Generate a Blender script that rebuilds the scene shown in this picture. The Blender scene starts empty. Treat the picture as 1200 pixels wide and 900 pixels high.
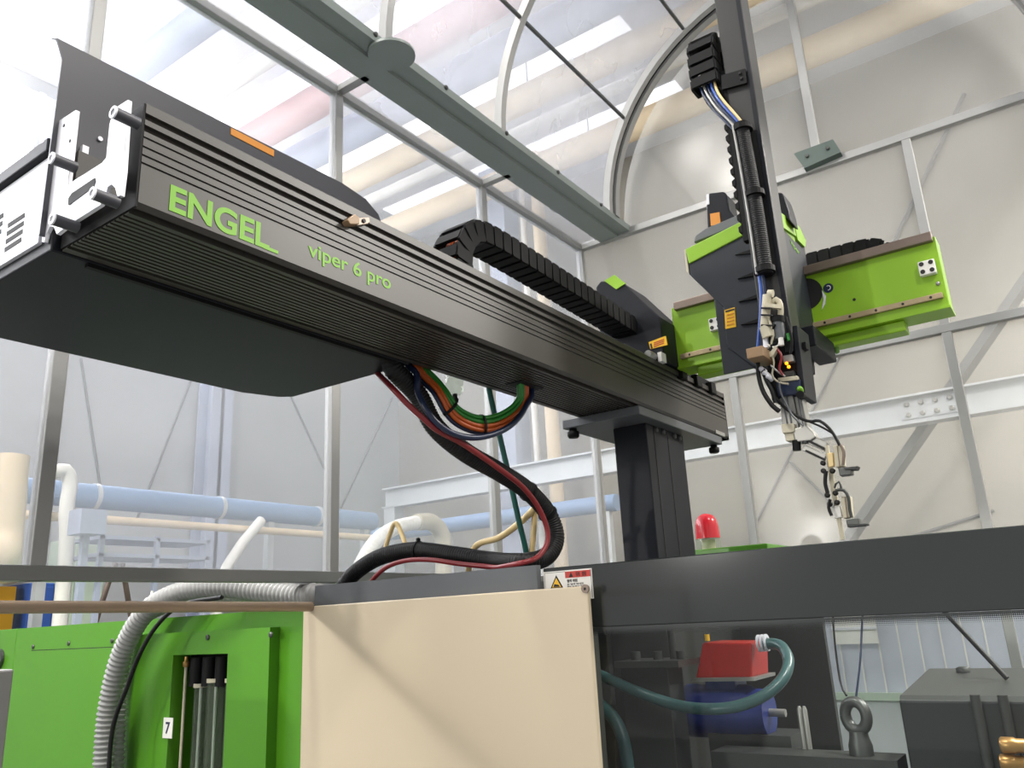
import bpy, bmesh, math, random
from mathutils import Vector, Matrix
random.seed(7)
S = bpy.context.scene
COL = S.collection
# ------------------------------------------------------------------ camera
H = 1.55                       # camera height above the floor
F_PX = 946.378
HEAD, PITCH, ROLL = 0.607207846, 0.281990301, -0.0515112719
_f = Vector((math.cos(HEAD)*math.cos(PITCH), math.sin(HEAD)*math.cos(PITCH), math.sin(PITCH)))
_r = Vector((math.sin(HEAD), -math.cos(HEAD), 0)); _u = _r.cross(_f)
R_ = math.cos(ROLL)*_r + math.sin(ROLL)*_u
U_ = -math.sin(ROLL)*_r + math.cos(ROLL)*_u
cd = bpy.data.cameras.new('camera'); cam = bpy.data.objects.new('camera', cd); COL.objects.link(cam)
cd.sensor_width = 36; cd.lens = F_PX/1200*36; cd.clip_start = .02; cd.clip_end = 100
cam.matrix_world = Matrix(((R_.x, U_.x, -_f.x, 0), (R_.y, U_.y, -_f.y, 0), (R_.z, U_.z, -_f.z, H), (0, 0, 0, 1)))
S.camera = cam
# ------------------------------------------------------------------ world, large lights, exposure
w = bpy.data.worlds.new('hall_light'); S.world = w; w.use_nodes = True
w.node_tree.nodes['Background'].inputs[0].default_value = (1, .985, .96, 1)
w.node_tree.nodes['Background'].inputs[1].default_value = .55
S.view_settings.view_transform = 'Standard'; S.view_settings.look = 'None'
S.view_settings.exposure = 0.1; S.view_settings.gamma = 1.0; S.view_settings.use_curve_mapping = False

def area_light(name, loc, target, power, sx, sy, color=(1, 1, 1)):
    l = bpy.data.lights.new(name, 'AREA'); l.shape = 'RECTANGLE'; l.size = sx; l.size_y = sy
    l.energy = power; l.color = color
    o = bpy.data.objects.new(name, l); COL.objects.link(o)
    o.location = Vector(loc) + Vector((0, 0, H))
    o.rotation_euler = (Vector(target)-Vector(loc)).to_track_quat('-Z', 'Y').to_euler()
    return o
LAMP_KEY = (-5.5, 3.95, 1.26)
area_light('floodlight_glow', LAMP_KEY, (2.0, 1.9, -.1), 140, .2, .2, (1, .97, .92))
FILL_LAMPS = [(5.7, -1.9, 2.9), (-1.0, -2.6, 4.6), (2.2, -1.9, 4.9), (0.2, 2.6, 4.9), (5.4, -3.4, 4.4)]  # added unseen lamps that brighten the roof film, strip curtain and hall
for i, q in enumerate(FILL_LAMPS):
    area_light('fill_glow', q, (q[0], q[1], 0), (130, 200, 400, 380, 480)[i], .9, .5, (1, .96, .9))

# ------------------------------------------------------------------ pixel rays (relative to the camera)
def ray(x, y): return R_*((x-600)/F_PX) - U_*((y-450)/F_PX) + _f
def cX(x, y, X): d = ray(x, y); return d*(X/d.x)
def cY(x, y, Y): d = ray(x, y); return d*(Y/d.y)
def cZ(x, y, Z): d = ray(x, y); return d*(Z/d.z)

# ------------------------------------------------------------------ materials
def s2l(c):
    c = [v/255 for v in c]
    return tuple(v/12.92 if v <= .04045 else ((v+.055)/1.055)**2.4 for v in c) + (1,)
def mat(name, rgb, rough=.5, metal=0, var=.08, scale=8, bump=0, bscale=120, spec=.5, coat=0, emit=None, estr=0):
    m = bpy.data.materials.new(name); m.use_nodes = True
    nt = m.node_tree; b = nt.nodes['Principled BSDF']
    base = s2l(rgb)
    tc = nt.nodes.new('ShaderNodeTexCoord'); nz = nt.nodes.new('ShaderNodeTexNoise')
    nz.inputs['Scale'].default_value = scale; nz.inputs['Detail'].default_value = 4
    nt.links.new(tc.outputs['Object'], nz.inputs['Vector'])
    mx = nt.nodes.new('ShaderNodeMix'); mx.data_type = 'RGBA'
    mx.inputs[6].default_value = tuple(v*(1-var) for v in base[:3])+(1,)
    mx.inputs[7].default_value = tuple(min(1, v*(1+var)) for v in base[:3])+(1,)
    nt.links.new(nz.outputs['Fac'], mx.inputs[0]); nt.links.new(mx.outputs[2], b.inputs['Base Color'])
    b.inputs['Roughness'].default_value = rough; b.inputs['Metallic'].default_value = metal
    b.inputs['Specular IOR Level'].default_value = spec; b.inputs['Coat Weight'].default_value = coat
    if bump:
        n2 = nt.nodes.new('ShaderNodeTexNoise'); n2.inputs['Scale'].default_value = bscale
        nt.links.new(tc.outputs['Object'], n2.inputs['Vector'])
        bp = nt.nodes.new('ShaderNodeBump'); bp.inputs['Strength'].default_value = bump; bp.inputs['Distance'].default_value = .002
        nt.links.new(n2.outputs['Fac'], bp.inputs['Height']); nt.links.new(bp.outputs[0], b.inputs['Normal'])
    if emit:
        b.inputs['Emission Color'].default_value = s2l(emit); b.inputs['Emission Strength'].default_value = estr
    return m
def clear_mat(name, haze=.10, hazecol=(225, 222, 215), tint=(1, 1, 1), rough=.12, gloss=1.0, wave=0, blur=0, brough=.2):
    """thin clear plastic: transparent, some rough transmission (blur), milky haze, grazing gloss"""
    m = bpy.data.materials.new(name); m.use_nodes = True; nt = m.node_tree; nt.nodes.clear(); N = nt.nodes.new; L = nt.links.new
    out = N('ShaderNodeOutputMaterial'); tr = N('ShaderNodeBsdfTransparent'); tr.inputs[0].default_value = tint+(1,)
    base = tr.outputs[0]; tc = N('ShaderNodeTexCoord')
    if blur:
        rf = N('ShaderNodeBsdfRefraction'); rf.inputs['Roughness'].default_value = brough; rf.inputs['IOR'].default_value = 1.3
        rf.inputs['Color'].default_value = tint+(1,)
        mb = N('ShaderNodeMixShader'); mb.inputs[0].default_value = blur; L(base, mb.inputs[1]); L(rf.outputs[0], mb.inputs[2]); base = mb.outputs[0]
    df = N('ShaderNodeBsdfDiffuse'); tl = N('ShaderNodeBsdfTranslucent')
    df.inputs[0].default_value = s2l(hazecol); tl.inputs[0].default_value = s2l(hazecol)
    m0 = N('ShaderNodeMixShader'); m0.inputs[0].default_value = .5; L(df.outputs[0], m0.inputs[1]); L(tl.outputs[0], m0.inputs[2])
    m1 = N('ShaderNodeMixShader'); nz = N('ShaderNodeTexNoise'); nz.inputs['Scale'].default_value = 1.7
    nz.inputs['Detail'].default_value = 5; L(tc.outputs['Object'], nz.inputs['Vector'])
    mr = N('ShaderNodeMapRange'); mr.inputs[1].default_value = .3; mr.inputs[2].default_value = .75
    mr.inputs[3].default_value = haze*.85; mr.inputs[4].default_value = haze*1.2
    L(nz.outputs['Fac'], mr.inputs[0]); L(mr.outputs[0], m1.inputs[0]); L(base, m1.inputs[1]); L(m0.outputs[0], m1.inputs[2])
    gl = N('ShaderNodeBsdfGlossy'); gl.inputs['Roughness'].default_value = rough
    lw = N('ShaderNodeLayerWeight'); lw.inputs[0].default_value = .5
    pw = N('ShaderNodeMath'); pw.operation = 'POWER'; pw.inputs[1].default_value = 4; L(lw.outputs['Facing'], pw.inputs[0])
    ma = N('ShaderNodeMath'); ma.operation = 'MULTIPLY_ADD'; ma.inputs[1].default_value = .35*gloss; ma.inputs[2].default_value = .03*gloss; L(pw.outputs[0], ma.inputs[0])
    m2 = N('ShaderNodeMixShader'); L(ma.outputs[0], m2.inputs[0]); L(m1.outputs[0], m2.inputs[1]); L(gl.outputs[0], m2.inputs[2])
    if wave:
        n2 = N('ShaderNodeTexNoise'); n2.inputs['Scale'].default_value = 1.1; n2.inputs['Detail'].default_value = 1
        L(tc.outputs['Object'], n2.inputs['Vector'])
        bp = N('ShaderNodeBump'); bp.inputs['Strength'].default_value = wave; bp.inputs['Distance'].default_value = .1
        L(n2.outputs['Fac'], bp.inputs['Height']); L(bp.outputs[0], gl.inputs['Normal'])
    L(m2.outputs[0], out.inputs[0]); return m

M = dict(
    beam=mat('anthracite_paint', (58, 55, 50), .42, 0, .06, 5, spec=.5),
    mastp=mat('mast_paint', (46, 46, 45), .45, 0, .05, 5, spec=.35), tubep=mat('tan_tube', (158, 138, 116), .4, .2, .08, 20),
    wiron=mat('black_iron', (34, 38, 38), .5, .2, .15, 12), hosep=mat('grey_teal_hose', (60, 92, 92), .3, 0, .08, 10),
    ceilglow=mat('ceiling_glow_added', (255, 255, 255), .6, emit=(246, 248, 255), estr=1.0),  # glow of the added ceiling strips
    gusset=mat('gusset_grey_green', (78, 92, 86), .45, .1, .06, 6),
    under=mat('dark_extrusion', (44, 47, 48), .5, 0, .06, 5),
    slot=mat('black_slot', (14, 14, 15), .7),
    dark=mat('dark_sheet_metal', (26, 28, 34), .5, 0, .05, 4, spec=.2),
    guard=mat('guard_grey', (58, 58, 64), .4, 0, .05, 3),
    head=mat('head_charcoal', (42, 46, 52), .5, 0, .05, 6, bump=.05, spec=.3),
    black=mat('black_plastic', (15, 15, 16), .6, 0, .15, 30, spec=.2),
    rubber=mat('black_rubber', (17, 17, 18), .5, 0, .2, 40, spec=.3),
    lime=mat('lime_paint', (136, 182, 30), .4, 0, .06, 4),
    mgreen=mat('machine_green', (80, 142, 28), .35, 0, .05, 3, coat=.15),
    lime_dk=mat('lime_shade', (104, 150, 60), .45),  # lime with shade mixed into the colour, for screws under the arm
    print_g=mat('green_print', (108, 164, 22), .5),
    alu=mat('aluminium', (164, 163, 158), .38, .55, .05, 12),
    alub=mat('bright_aluminium', (226, 226, 232), .45, .15, .04, 6),
    rail=mat('rail_steel', (122, 108, 98), .4, .5, .1, 14),
    rail2=mat('rail_steel_worn', (168, 150, 118), .45, .3, .18, 25),
    frame=mat('booth_aluminium', (158, 158, 156), .42, .45, .06, 3),
    frame_dk=mat('booth_grey_paint', (126, 128, 126), .45, .1, .05, 3),
    chan=mat('channel_green_grey', (126, 134, 130), .4, .15, .07, 3),
    cream=mat('cream_paint', (214, 198, 170), .35, 0, .03, 2, coat=.1),
    mgray=mat('machine_grey', (92, 95, 98), .45, 0, .05, 5),
    frit=mat('black_frit', (44, 48, 48), .12, 0, .05, 5, coat=.25),
    white=mat('white_plastic', (232, 230, 224), .45, 0, .04),
    offw=mat('ivory_plastic', (188, 181, 158), .5, 0, .06, 20),
    ghose=mat('grey_conduit', (146, 146, 144), .5, 0, .06, 20),
    red=mat('red_tube', (126, 32, 36), .35), orange=mat('orange_tube', (196, 92, 34), .35),
    green=mat('green_tube', (42, 128, 44), .35), teal=mat('teal_tube', (20, 84, 74), .4),
    navy=mat('navy_tube', (26, 38, 66), .35), blue=mat('blue_tube', (60, 92, 170), .3),
    beige=mat('beige_tube', (222, 196, 140), .45), yellow=mat('yellow_label', (238, 186, 20), .5),
    orangel=mat('orange_label', (214, 138, 40), .5), ink=mat('ink', (20, 18, 16), .6),
    signred=mat('sign_red', (192, 52, 40), .5), brass=mat('brass', (184, 142, 86), .35, .7, .1, 20),
    wood=mat('stop_block_tan', (150, 122, 92), .5, 0, .1, 30),
    steel=mat('dark_steel', (84, 86, 84), .4, .6, .12, 10), iron=mat('cast_iron', (60, 62, 60), .55, .3, .15, 12),
    redbox=mat('red_enamel', (178, 38, 30), .35), bluem=mat('blue_enamel', (34, 50, 120), .35),
    wallp=mat('wall_paint', (172, 174, 176), .8, 0, .03, .8), wallc=mat('wall_cream', (154, 150, 139), .8, 0, .03, .8),
    ceilp=mat('ceiling_paint', (218, 220, 226), .8, 0, .05, .6), floorp=mat('floor_epoxy', (104, 106, 108), .35, 0, .06, 1.2),
    galv=mat('galvanised', (196, 200, 202), .5, .3, .08, 6), brace=mat('brace_grey', (104, 106, 104), .55, .1, .05, 3),
    bluep=mat('blue_lagging', (120, 148, 184), .6, 0, .05, 5), pinkp=mat('red_pipe', (204, 164, 164), .5),
    creamp=mat('cream_duct', (224, 204, 172), .6), duct=mat('blue_grey_duct', (168, 176, 196), .6),
    ypost=mat('yellow_steel', (226, 168, 30), .5), bpost=mat('blue_steel', (44, 84, 160), .5),
    gcab=mat('pale_green_cabinet', (180, 196, 178), .6),
    lens=mat('beacon_red', (206, 40, 52), .2, 0, .05, 10, coat=.5),
    glow=mat('indicator_amber', (255, 150, 10), .4, emit=(255, 150, 20), estr=2.5),
    daylight=mat('window_daylight', (255, 255, 255), .6, emit=(250, 251, 255), estr=9.0),
    lampg=mat('lamp_diffuser', (250, 250, 250), .6, emit=(255, 248, 236), estr=5.0),
)
M['film'] = clear_mat('booth_film', .22, (214, 214, 212), (.985, .985, .985), .2, .5, .2)
M['film_side'] = clear_mat('booth_film_side', .23, (208, 211, 216), (.985, .985, .985), .2, .4, .2)
M['film_roof'] = clear_mat('booth_film_roof', .33, (206, 208, 214), (.985, .985, .985), .2, .4, .2)
M['pane'] = clear_mat('tinted_pane', .008, (60, 64, 64), (.93, .95, .945), .03, .7)
M['tubeglass'] = clear_mat('sight_glass', .10, (190, 205, 180), (.92, .95, .9), .05, 1.2)
M['strip'] = clear_mat('pvc_strip', .8, (226, 230, 240), (.95, .96, 1), .2, 1.0)
def _dots():
    m = bpy.data.materials.new('frit_dots'); m.use_nodes = True; nt = m.node_tree
    b = nt.nodes['Principled BSDF']; b.inputs['Base Color'].default_value = s2l((52, 56, 56)); b.inputs['Roughness'].default_value = .2
    tc = nt.nodes.new('ShaderNodeTexCoord'); sp = nt.nodes.new('ShaderNodeSeparateXYZ'); nt.links.new(tc.outputs['Object'], sp.inputs[0])
    vo = nt.nodes.new('ShaderNodeTexVoronoi'); vo.inputs['Scale'].default_value = 260; vo.inputs['Randomness'].default_value = 0
    nt.links.new(tc.outputs['Object'], vo.inputs['Vector'])
    mr = nt.nodes.new('ShaderNodeMapRange'); mr.inputs[1].default_value = -.0135; mr.inputs[2].default_value = .0135
    mr.inputs[3].default_value = .12; mr.inputs[4].default_value = .72; nt.links.new(sp.outputs['Z'], mr.inputs[0])
    lt = nt.nodes.new('ShaderNodeMath'); lt.operation = 'LESS_THAN'
    nt.links.new(vo.outputs['Distance'], lt.inputs[0]); nt.links.new(mr.outputs[0], lt.inputs[1])
    nt.links.new(lt.outputs[0], b.inputs['Alpha']); return m
M['dots'] = _dots()

# ------------------------------------------------------------------ mesh building
class MB:
    def __init__(s): s.v = []; s.f = []; s.sm = []
    def add(s, vs, fs, smooth=False):
        o = len(s.v); s.v += [Vector(p) for p in vs]
        for f in fs: s.f.append([i+o for i in f]); s.sm.append(smooth)
        return s
    def box(s, x0, x1, y0, y1, z0, z1):
        x0, x1 = sorted((x0, x1)); y0, y1 = sorted((y0, y1)); z0, z1 = sorted((z0, z1))
        return s.add([(x0,y0,z0),(x1,y0,z0),(x1,y1,z0),(x0,y1,z0),(x0,y0,z1),(x1,y0,z1),(x1,y1,z1),(x0,y1,z1)],
                     [(0,3,2,1),(4,5,6,7),(0,1,5,4),(1,2,6,5),(2,3,7,6),(3,0,4,7)])
    def prism(s, pts, d, smooth=False):
        """polygon pts (3-D, planar) pushed along vector d"""
        n = len(pts); pts = [Vector(p) for p in pts]; d = Vector(d)
        nrm = Vector((0, 0, 0))
        for i in range(n): nrm += pts[i].cross(pts[(i+1) % n])
        if nrm.dot(d) > 0: pts = pts[::-1]
        return s.add(pts+[p+d for p in pts], [list(range(n)), list(range(2*n-1, n-1, -1))] +
                     [(i, i+n, (i+1) % n+n, (i+1) % n) for i in range(n)], smooth)
    def bar(s, a, b, wd, ht, up=(0, 0, 1)):
        """rectangular bar from a to b; wd sideways, ht along up"""
        a, b = Vector(a), Vector(b); t = (b-a).normalized(); up = Vector(up)
        sd = t.cross(up)
        if sd.length < 1e-4: sd = t.cross(Vector((1, 0, 0)))
        sd.normalize(); u = sd.cross(t)
        c = [sd*(wd/2*i)+u*(ht/2*j) for i, j in ((-1,-1),(1,-1),(1,1),(-1,1))]
        return s.prism([a+q for q in c], b-a)
    def tube(s, pts, r, n=12, caps=True, rad=None):
        pts = [Vector(p) for p in pts]; k = len(pts); rings = []; pu = None
        for i, p in enumerate(pts):
            t = (pts[min(i+1, k-1)]-pts[max(i-1, 0)]).normalized()
            if pu is None:
                pu = Vector((0, 0, 1)) if abs(t.z) < .9 else Vector((1, 0, 0))
            pu = (pu-t*pu.dot(t)).normalized(); q = t.cross(pu); rr = rad[i] if rad else r
            rings.append([p+(pu*math.cos(2*math.pi*j/n)+q*math.sin(2*math.pi*j/n))*rr for j in range(n)])
        vs = [v for rg in rings for v in rg]; fs = []
        for i in range(k-1):
            for j in range(n): fs.append((i*n+j, i*n+(j+1) % n, (i+1)*n+(j+1) % n, (i+1)*n+j))
        s.add(vs, fs, True)
        if caps:
            s.add(rings[0], [list(range(n))[::-1]]); s.add(rings[-1], [list(range(n))])
        return s
    def cyl(s, a, b, r, n=16, r2=None): return s.tube([a, b], r, n, True, [r, r2 if r2 is not None else r])
    def ring(s, a, b, ro, ri, n=20):
        a, b = Vector(a), Vector(b); t = (b-a).normalized()
        u = Vector((0, 0, 1)) if abs(t.z) < .9 else Vector((1, 0, 0)); u = (u-t*u.dot(t)).normalized(); q = t.cross(u)
        c = [u*math.cos(2*math.pi*j/n)+q*math.sin(2*math.pi*j/n) for j in range(n)]
        vs = [a+k*ro for k in c]+[b+k*ro for k in c]+[a+k*ri for k in c]+[b+k*ri for k in c]; fs = []
        for j in range(n):
            k = (j+1) % n
            fs += [(j, k, n+k, n+j), (2*n+k, 2*n+j, 3*n+j, 3*n+k), (k, j, 2*n+j, 2*n+k), (n+j, n+k, 3*n+k, 3*n+j)]
        return s.add(vs, fs, False)
    def lathe(s, o, prof, n=20, ax=(0, 0, 1)):
        o = Vector(o); t = Vector(ax).normalized()
        return s.tube([o+t*h for r, h in prof], 1, n, True, [max(r, 1e-4) for r, h in prof])
    def framex(s, x0, x1, oy0, oy1, oz0, oz1, iy0, iy1, iz0, iz1):
        """plate in a plane x = const with a rectangular hole"""
        for x, fl in ((x0, 0), (x1, 1)):
            vs = [(x,oy0,oz0),(x,oy1,oz0),(x,oy1,oz1),(x,oy0,oz1),(x,iy0,iz0),(x,iy1,iz0),(x,iy1,iz1),(x,iy0,iz1)]
            fs = [(0,4,5,1),(1,5,6,2),(2,6,7,3),(3,7,4,0)]
            s.add(vs, [f[::-1] for f in fs] if fl else fs)
        for (a, b, c, d, inv) in ((oy0,oy1,oz0,oz1,0),(iy0,iy1,iz0,iz1,1)):
            cs = [(a,c),(b,c),(b,d),(a,d)]
            for i in range(4):
                p, q = cs[i], cs[(i+1) % 4]; f = [(x0,p[0],p[1]),(x0,q[0],q[1]),(x1,q[0],q[1]),(x1,p[0],p[1])]
                s.add(f, [(3,2,1,0) if inv else (0,1,2,3)])
        return s
    def build(s, name, m, parent=None, bevel=0, label=None, fix=False):
        lo = Vector([min(p[i] for p in s.v) for i in range(3)]); hi = Vector([max(p[i] for p in s.v) for i in range(3)])
        c = (lo+hi)/2
        if parent is None: c.z = lo.z
        me = bpy.data.meshes.new(name); me.from_pydata([p-c for p in s.v], [], s.f)
        me.polygons.foreach_set('use_smooth', s.sm)
        if fix:
            bm = bmesh.new(); bm.from_mesh(me); bmesh.ops.recalc_face_normals(bm, faces=bm.faces); bm.to_mesh(me); bm.free()
        me.materials.append(M[m] if isinstance(m, str) else m); me.update()
        o = bpy.data.objects.new(name, me); COL.objects.link(o); place(o, c, parent)
        if bevel:
            b = o.modifiers.new('bevel', 'BEVEL'); b.width = bevel; b.segments = 2; b.limit_method = 'ANGLE'; b.angle_limit = .7
        if label: o['label'] = label
        return o
WP = {}
def place(o, c, parent):
    W = Vector(c)+Vector((0, 0, H)); WP[o.name] = W
    if parent is not None: o.parent = parent; o.location = W-WP[parent.name]
    else: o.location = W
def thing(name, loc, label, cat, group=None):
    o = bpy.data.objects.new(name, None); COL.objects.link(o); o.empty_display_size = .1; place(o, loc, None)
    tag(o, label, cat, group); return o
def tag(o, label, cat, group=None):
    o['label'] = label; o['category'] = cat
    if group: o['group'] = group
    return o
def struct(o): o['kind'] = 'structure'; return o
def inst(o, c, parent, rot=None, name=None):
    k = o.copy(); COL.objects.link(k); k.parent = None; k.matrix_parent_inverse = Matrix(); place(k, c, parent)
    if rot is not None: k.rotation_mode = 'QUATERNION'; k.rotation_quaternion = rot
    return k
def spline(pts, ds=.01):
    P = [Vector(p) for p in pts]; P = [P[0]*2-P[1]]+P+[P[-1]*2-P[-2]]; out = []
    for i in range(1, len(P)-2):
        a, b, c, d = P[i-1:i+3]
        for k in range(24):
            t = k/24; out.append(.5*((2*b)+(c-a)*t+(2*a-5*b+4*c-d)*t*t+(3*b-a-3*c+d)*t**3))
    out.append(P[-2]); res = [out[0]]; acc = 0
    for i in range(1, len(out)):
        seg = (out[i]-out[i-1]).length; pos = 0
        while acc+seg-pos >= ds:
            pos += ds-acc; acc = 0; res.append(out[i-1].lerp(out[i], min(1, pos/seg)))
        acc += seg-pos
    if (res[-1]-out[-1]).length > ds*.3: res.append(out[-1])
    return res
def hose(name, pts, r, m, parent=None, pitch=0, depth=.12, n=12, ds=.012):
    if pitch:
        P = spline(pts, pitch/4); rad = [r*(1-depth*(0, .8, 1, .2)[i % 4]) for i in range(len(P))]
    else: P = spline(pts, ds); rad = None
    return MB().tube(P, r, n, True, rad).build(name, m, parent)
def repel(P, Q, d, rounds=3):
    """push the points of path P out to distance d from path Q, so that hoses lie side by side"""
    P = [p.copy() for p in P]
    for r in range(rounds):
        for i, p in enumerate(P):
            q = min(Q, key=lambda a: (a-p).length_squared); v = p-q
            if v.length < d: P[i] = q+v.normalized()*d if v.length > 1e-6 else p+Vector((-d, 0, 0))
        if r < rounds-1: P = [P[0]]+[(P[i-1]+P[i]*2+P[i+1])/4 for i in range(1, len(P)-1)]+[P[-1]]
    return P
def hose_along(name, P, r, m, n=10): return MB().tube(P, r, n).build(name, m)
def band(c, t, hn, hb, name, m, wd=.008, th=.003):
    """oval strap round direction t; hn across (in the XZ plane), hb along Y"""
    t = Vector(t).normalized(); b = Vector((0, 1, 0)); b = (b-t*b.dot(t)).normalized(); nn = t.cross(b); k = MB(); N = 24; vs = []; fs = []
    for e in (-1, 1):
        for g in (0, th):
            vs += [c+t*(e*wd/2)+nn*((hn+g)*math.cos(2*math.pi*i/N))+b*((hb+g)*math.sin(2*math.pi*i/N)) for i in range(N)]
    for i in range(N):
        j = (i+1) % N; fs += [(i, j, N+j, N+i), (2*N+i, 3*N+i, 3*N+j, 2*N+j), (N+i, N+j, 3*N+j, 3*N+i), (i, 2*N+i, 2*N+j, j)]
    return k.add(vs, fs).build(name, m, fix=True)
def text(name, body, o, right, up, size, m, parent, width=None, bold=0, depth=.0006, align='LEFT'):
    """lettering as a flat mesh; o = lower-left corner (relative coordinates), right/up = world directions"""
    cu = bpy.data.curves.new(name, 'FONT'); cu.body = body; cu.size = 1; cu.offset = bold; cu.extrude = .002; cu.align_x = align
    t = bpy.data.objects.new(name, cu); COL.objects.link(t); bpy.context.view_layer.update()
    me = bpy.data.meshes.new_from_object(t.evaluated_get(bpy.context.evaluated_depsgraph_get()))
    bpy.data.objects.remove(t)
    xs = [v.co.x for v in me.vertices]; ys = [v.co.y for v in me.vertices]
    if not xs: return None
    x0, x1, y0, y1 = min(xs), max(xs), min(ys), max(ys)
    sy = size/(y1-y0); sx = width/(x1-x0) if width else sy
    rt, upv = Vector(right).normalized(), Vector(up).normalized(); nm = rt.cross(upv)
    c = rt*((x1-x0)*sx/2)+upv*((y1-y0)*sy/2)
    for v in me.vertices:
        v.co = rt*((v.co.x-x0)*sx)+upv*((v.co.y-y0)*sy)+nm*(.0003+v.co.z*depth/.002)-c
    me.materials.append(M[m]); k = bpy.data.objects.new(name, me); COL.objects.link(k); place(k, Vector(o)+c, parent); return k
def polyX(pix, X, dx, name, m, parent, bevel=0):
    return MB().prism([cX(x, y, X) for x, y in pix], (dx, 0, 0)).build(name, m, parent, bevel)

# ------------------------------------------------------------------ the hall
FL = -H
struct(MB().box(-6, 9.2, -7, 8.2, FL-.1, FL).build('floor', 'floorp'))
CZ = 5.3
struct(MB().box(-6, 9.2, -7, 8.2, CZ, CZ+.1).build('ceiling', 'ceilp'))
struct(MB().box(8.0, 8.1, -7, 7.6, FL, CZ).build('wall_back', 'wallc'))
# left hall wall with a long high window band
WY = 7.5
wl = MB(); wl.box(-6, 8.0, WY, WY+.1, FL, 2.75); wl.box(-6, 8.0, WY, WY+.1, 5.15, CZ); wl.box(6.0, 8.0, WY, WY+.1, 2.75, 5.15)
wall_left = struct(wl.build('wall_left', 'wallp'))
win = struct(MB().box(-6, 6.0, WY+.06, WY+.08, 2.75, 5.15).build('window_1', 'daylight'))
for i in range(9):
    MB().box(-6+i*1.5-.03, -6+i*1.5+.03, WY-.03, WY+.06, 2.75, 5.15).build('window_mullion', 'white', win)
MB().box(-6, 6.0, WY-.03, WY+.06, 3.92, 3.98).build('window_transom', 'white', win)
for k, (x0, x1) in enumerate(((4.4, 5.0), (5.7, 6.3), (7.0, 7.6))):  # added glowing ceiling strips that brighten the vault and back wall
    struct(MB().box(x0, x1, 2.6, 6.8, CZ-.012, CZ-.002).build('window_%d' % (k+2), 'ceilglow'))
# ------------------------------------------------------------------ clean booth (aluminium frame with clear film panels)
BY, BX, BZ = 2.4, 4.33, 2.323
booth = thing('clean_booth', (BX, BY, FL), 'tall aluminium framed booth with clear panels and barrel vault roof', 'booth')
PX_ = [.74, 1.095, 2.175, 3.25, BX]
for i, x in enumerate(PX_):
    z0 = FL if i == 4 else .163
    MB().box(x-.022, x+.022, BY-.022, BY+.022, z0, BZ).build('post', 'frame', booth, .003)
MB().box(.72, BX, BY-.024, BY+.024, .163, .205).build('bottom_rail', 'frame_dk', booth, .003)
MB().box(.72, BX, BY-.026, BY+.026, BZ-.005, BZ+.04).build('top_rail', 'frame', booth, .003)
for i in range(4):
    MB().box(PX_[i]+.02, PX_[i+1]-.02, BY-.002, BY+.002, .203, BZ-.003).build('panel', 'film_side', booth)
    MB().box(PX_[i]+.02, PX_[i+1]-.02, 2.225, BY-.02, BZ+.026, BZ+.03).build('roof_strip_panel', 'film_roof', booth)
for x in PX_:
    MB().box(x-.02, x+.02, 2.2, BY-.024, BZ, BZ+.035).build('cross_bar', 'frame', booth, .003)
# the wide folded channel that carries the vault
def channel(y0, y1, sgn):
    m = MB()
    prof = [(y0, BZ+.012), (y0, BZ+.055), (y0+sgn*.006, BZ+.055), (y0+sgn*.006, BZ+.02), (y0+sgn*.085, BZ+.02), (y0+sgn*.09, BZ+.006),
            (y1, BZ+.006), (y1, BZ), (y0+sgn*.085, BZ), (y0+sgn*.08, BZ+.012)]
    m.prism([(.72, a, b) for a, b in prof], (BX-.69, 0, 0))
    return m.build('roof_channel', 'chan', booth, fix=True)
channel(2.02, 2.235, 1); channel(-.28, -.495, -1)
b0 = None
for px in ((518, 105), (590, 158), (651, 203), (704, 240), (437, 42)):
    c = cZ(px[0], px[1], BZ+.045); c.y = 2.016
    if b0 is None: b0 = MB().lathe((c.x, 2.022, c.z), [(.012, 0), (.012, .008), (.008, .012)], 8, (0, -1, 0)).build('bolt', 'steel', booth)
    else: inst(b0, (c.x, 2.016, c.z), booth)
c = cZ(459, 64, BZ-.004)
MB().lathe((c.x, c.y, BZ-.01), [(.10, 0), (.10, .012)], 28).build('base_disc', 'chan', booth)
# vault
VY, VZ, VR = .87, 2.37, 1.17
def arc_pts(x, r, a0=0, a1=math.pi, n=40):
    return [Vector((x, VY+r*math.cos(a0+(a1-a0)*i/n), VZ+r*math.sin(a0+(a1-a0)*i/n))) for i in range(n+1)]
def arch(x0, x1, r0, r1, m='frame'):
    A, B, C, D = arc_pts(x0, r0), arc_pts(x1, r0), arc_pts(x1, r1), arc_pts(x0, r1); n = len(A); k = MB()
    vs = [q for i in range(n) for q in (A[i], B[i], C[i], D[i])]; fs = []
    for i in range(n-1):
        for j in range(4): fs.append((4*i+j, 4*i+(j+1) % 4, 4*i+4+(j+1) % 4, 4*i+4+j))
    fs += [(3, 2, 1, 0), tuple(4*(n-1)+j for j in range(4))]
    return k.add(vs, fs).build('arch', m, booth, fix=True)
AX = [.76, 2.12, 2.95]
for x in AX: arch(x-.02, x+.02, VR-.02, VR+.025)
arch(4.06, 4.10, VR-.02, VR+.025); arch(4.122, 4.17, VR-.03, VR+.025)
arch(4.101, 4.121, VR-.012, VR+.02, 'slot').name = 'arch_seal'
def vault_sheet(x0, x1):
    A, B = arc_pts(x0, VR+.026), arc_pts(x1, VR+.026); C, D = arc_pts(x0, VR+.029), arc_pts(x1, VR+.029); k = MB(); n = len(A)
    for P, Q, fl in ((A, B, 0), (C, D, 1)):
        k.add(P+Q, [(i, i+1, n+i+1, n+i) if fl else (n+i, n+i+1, i+1, i) for i in range(n-1)], True)
    return k.build('vault_panel', 'film_roof', booth)
xs = AX+[4.15]
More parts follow.
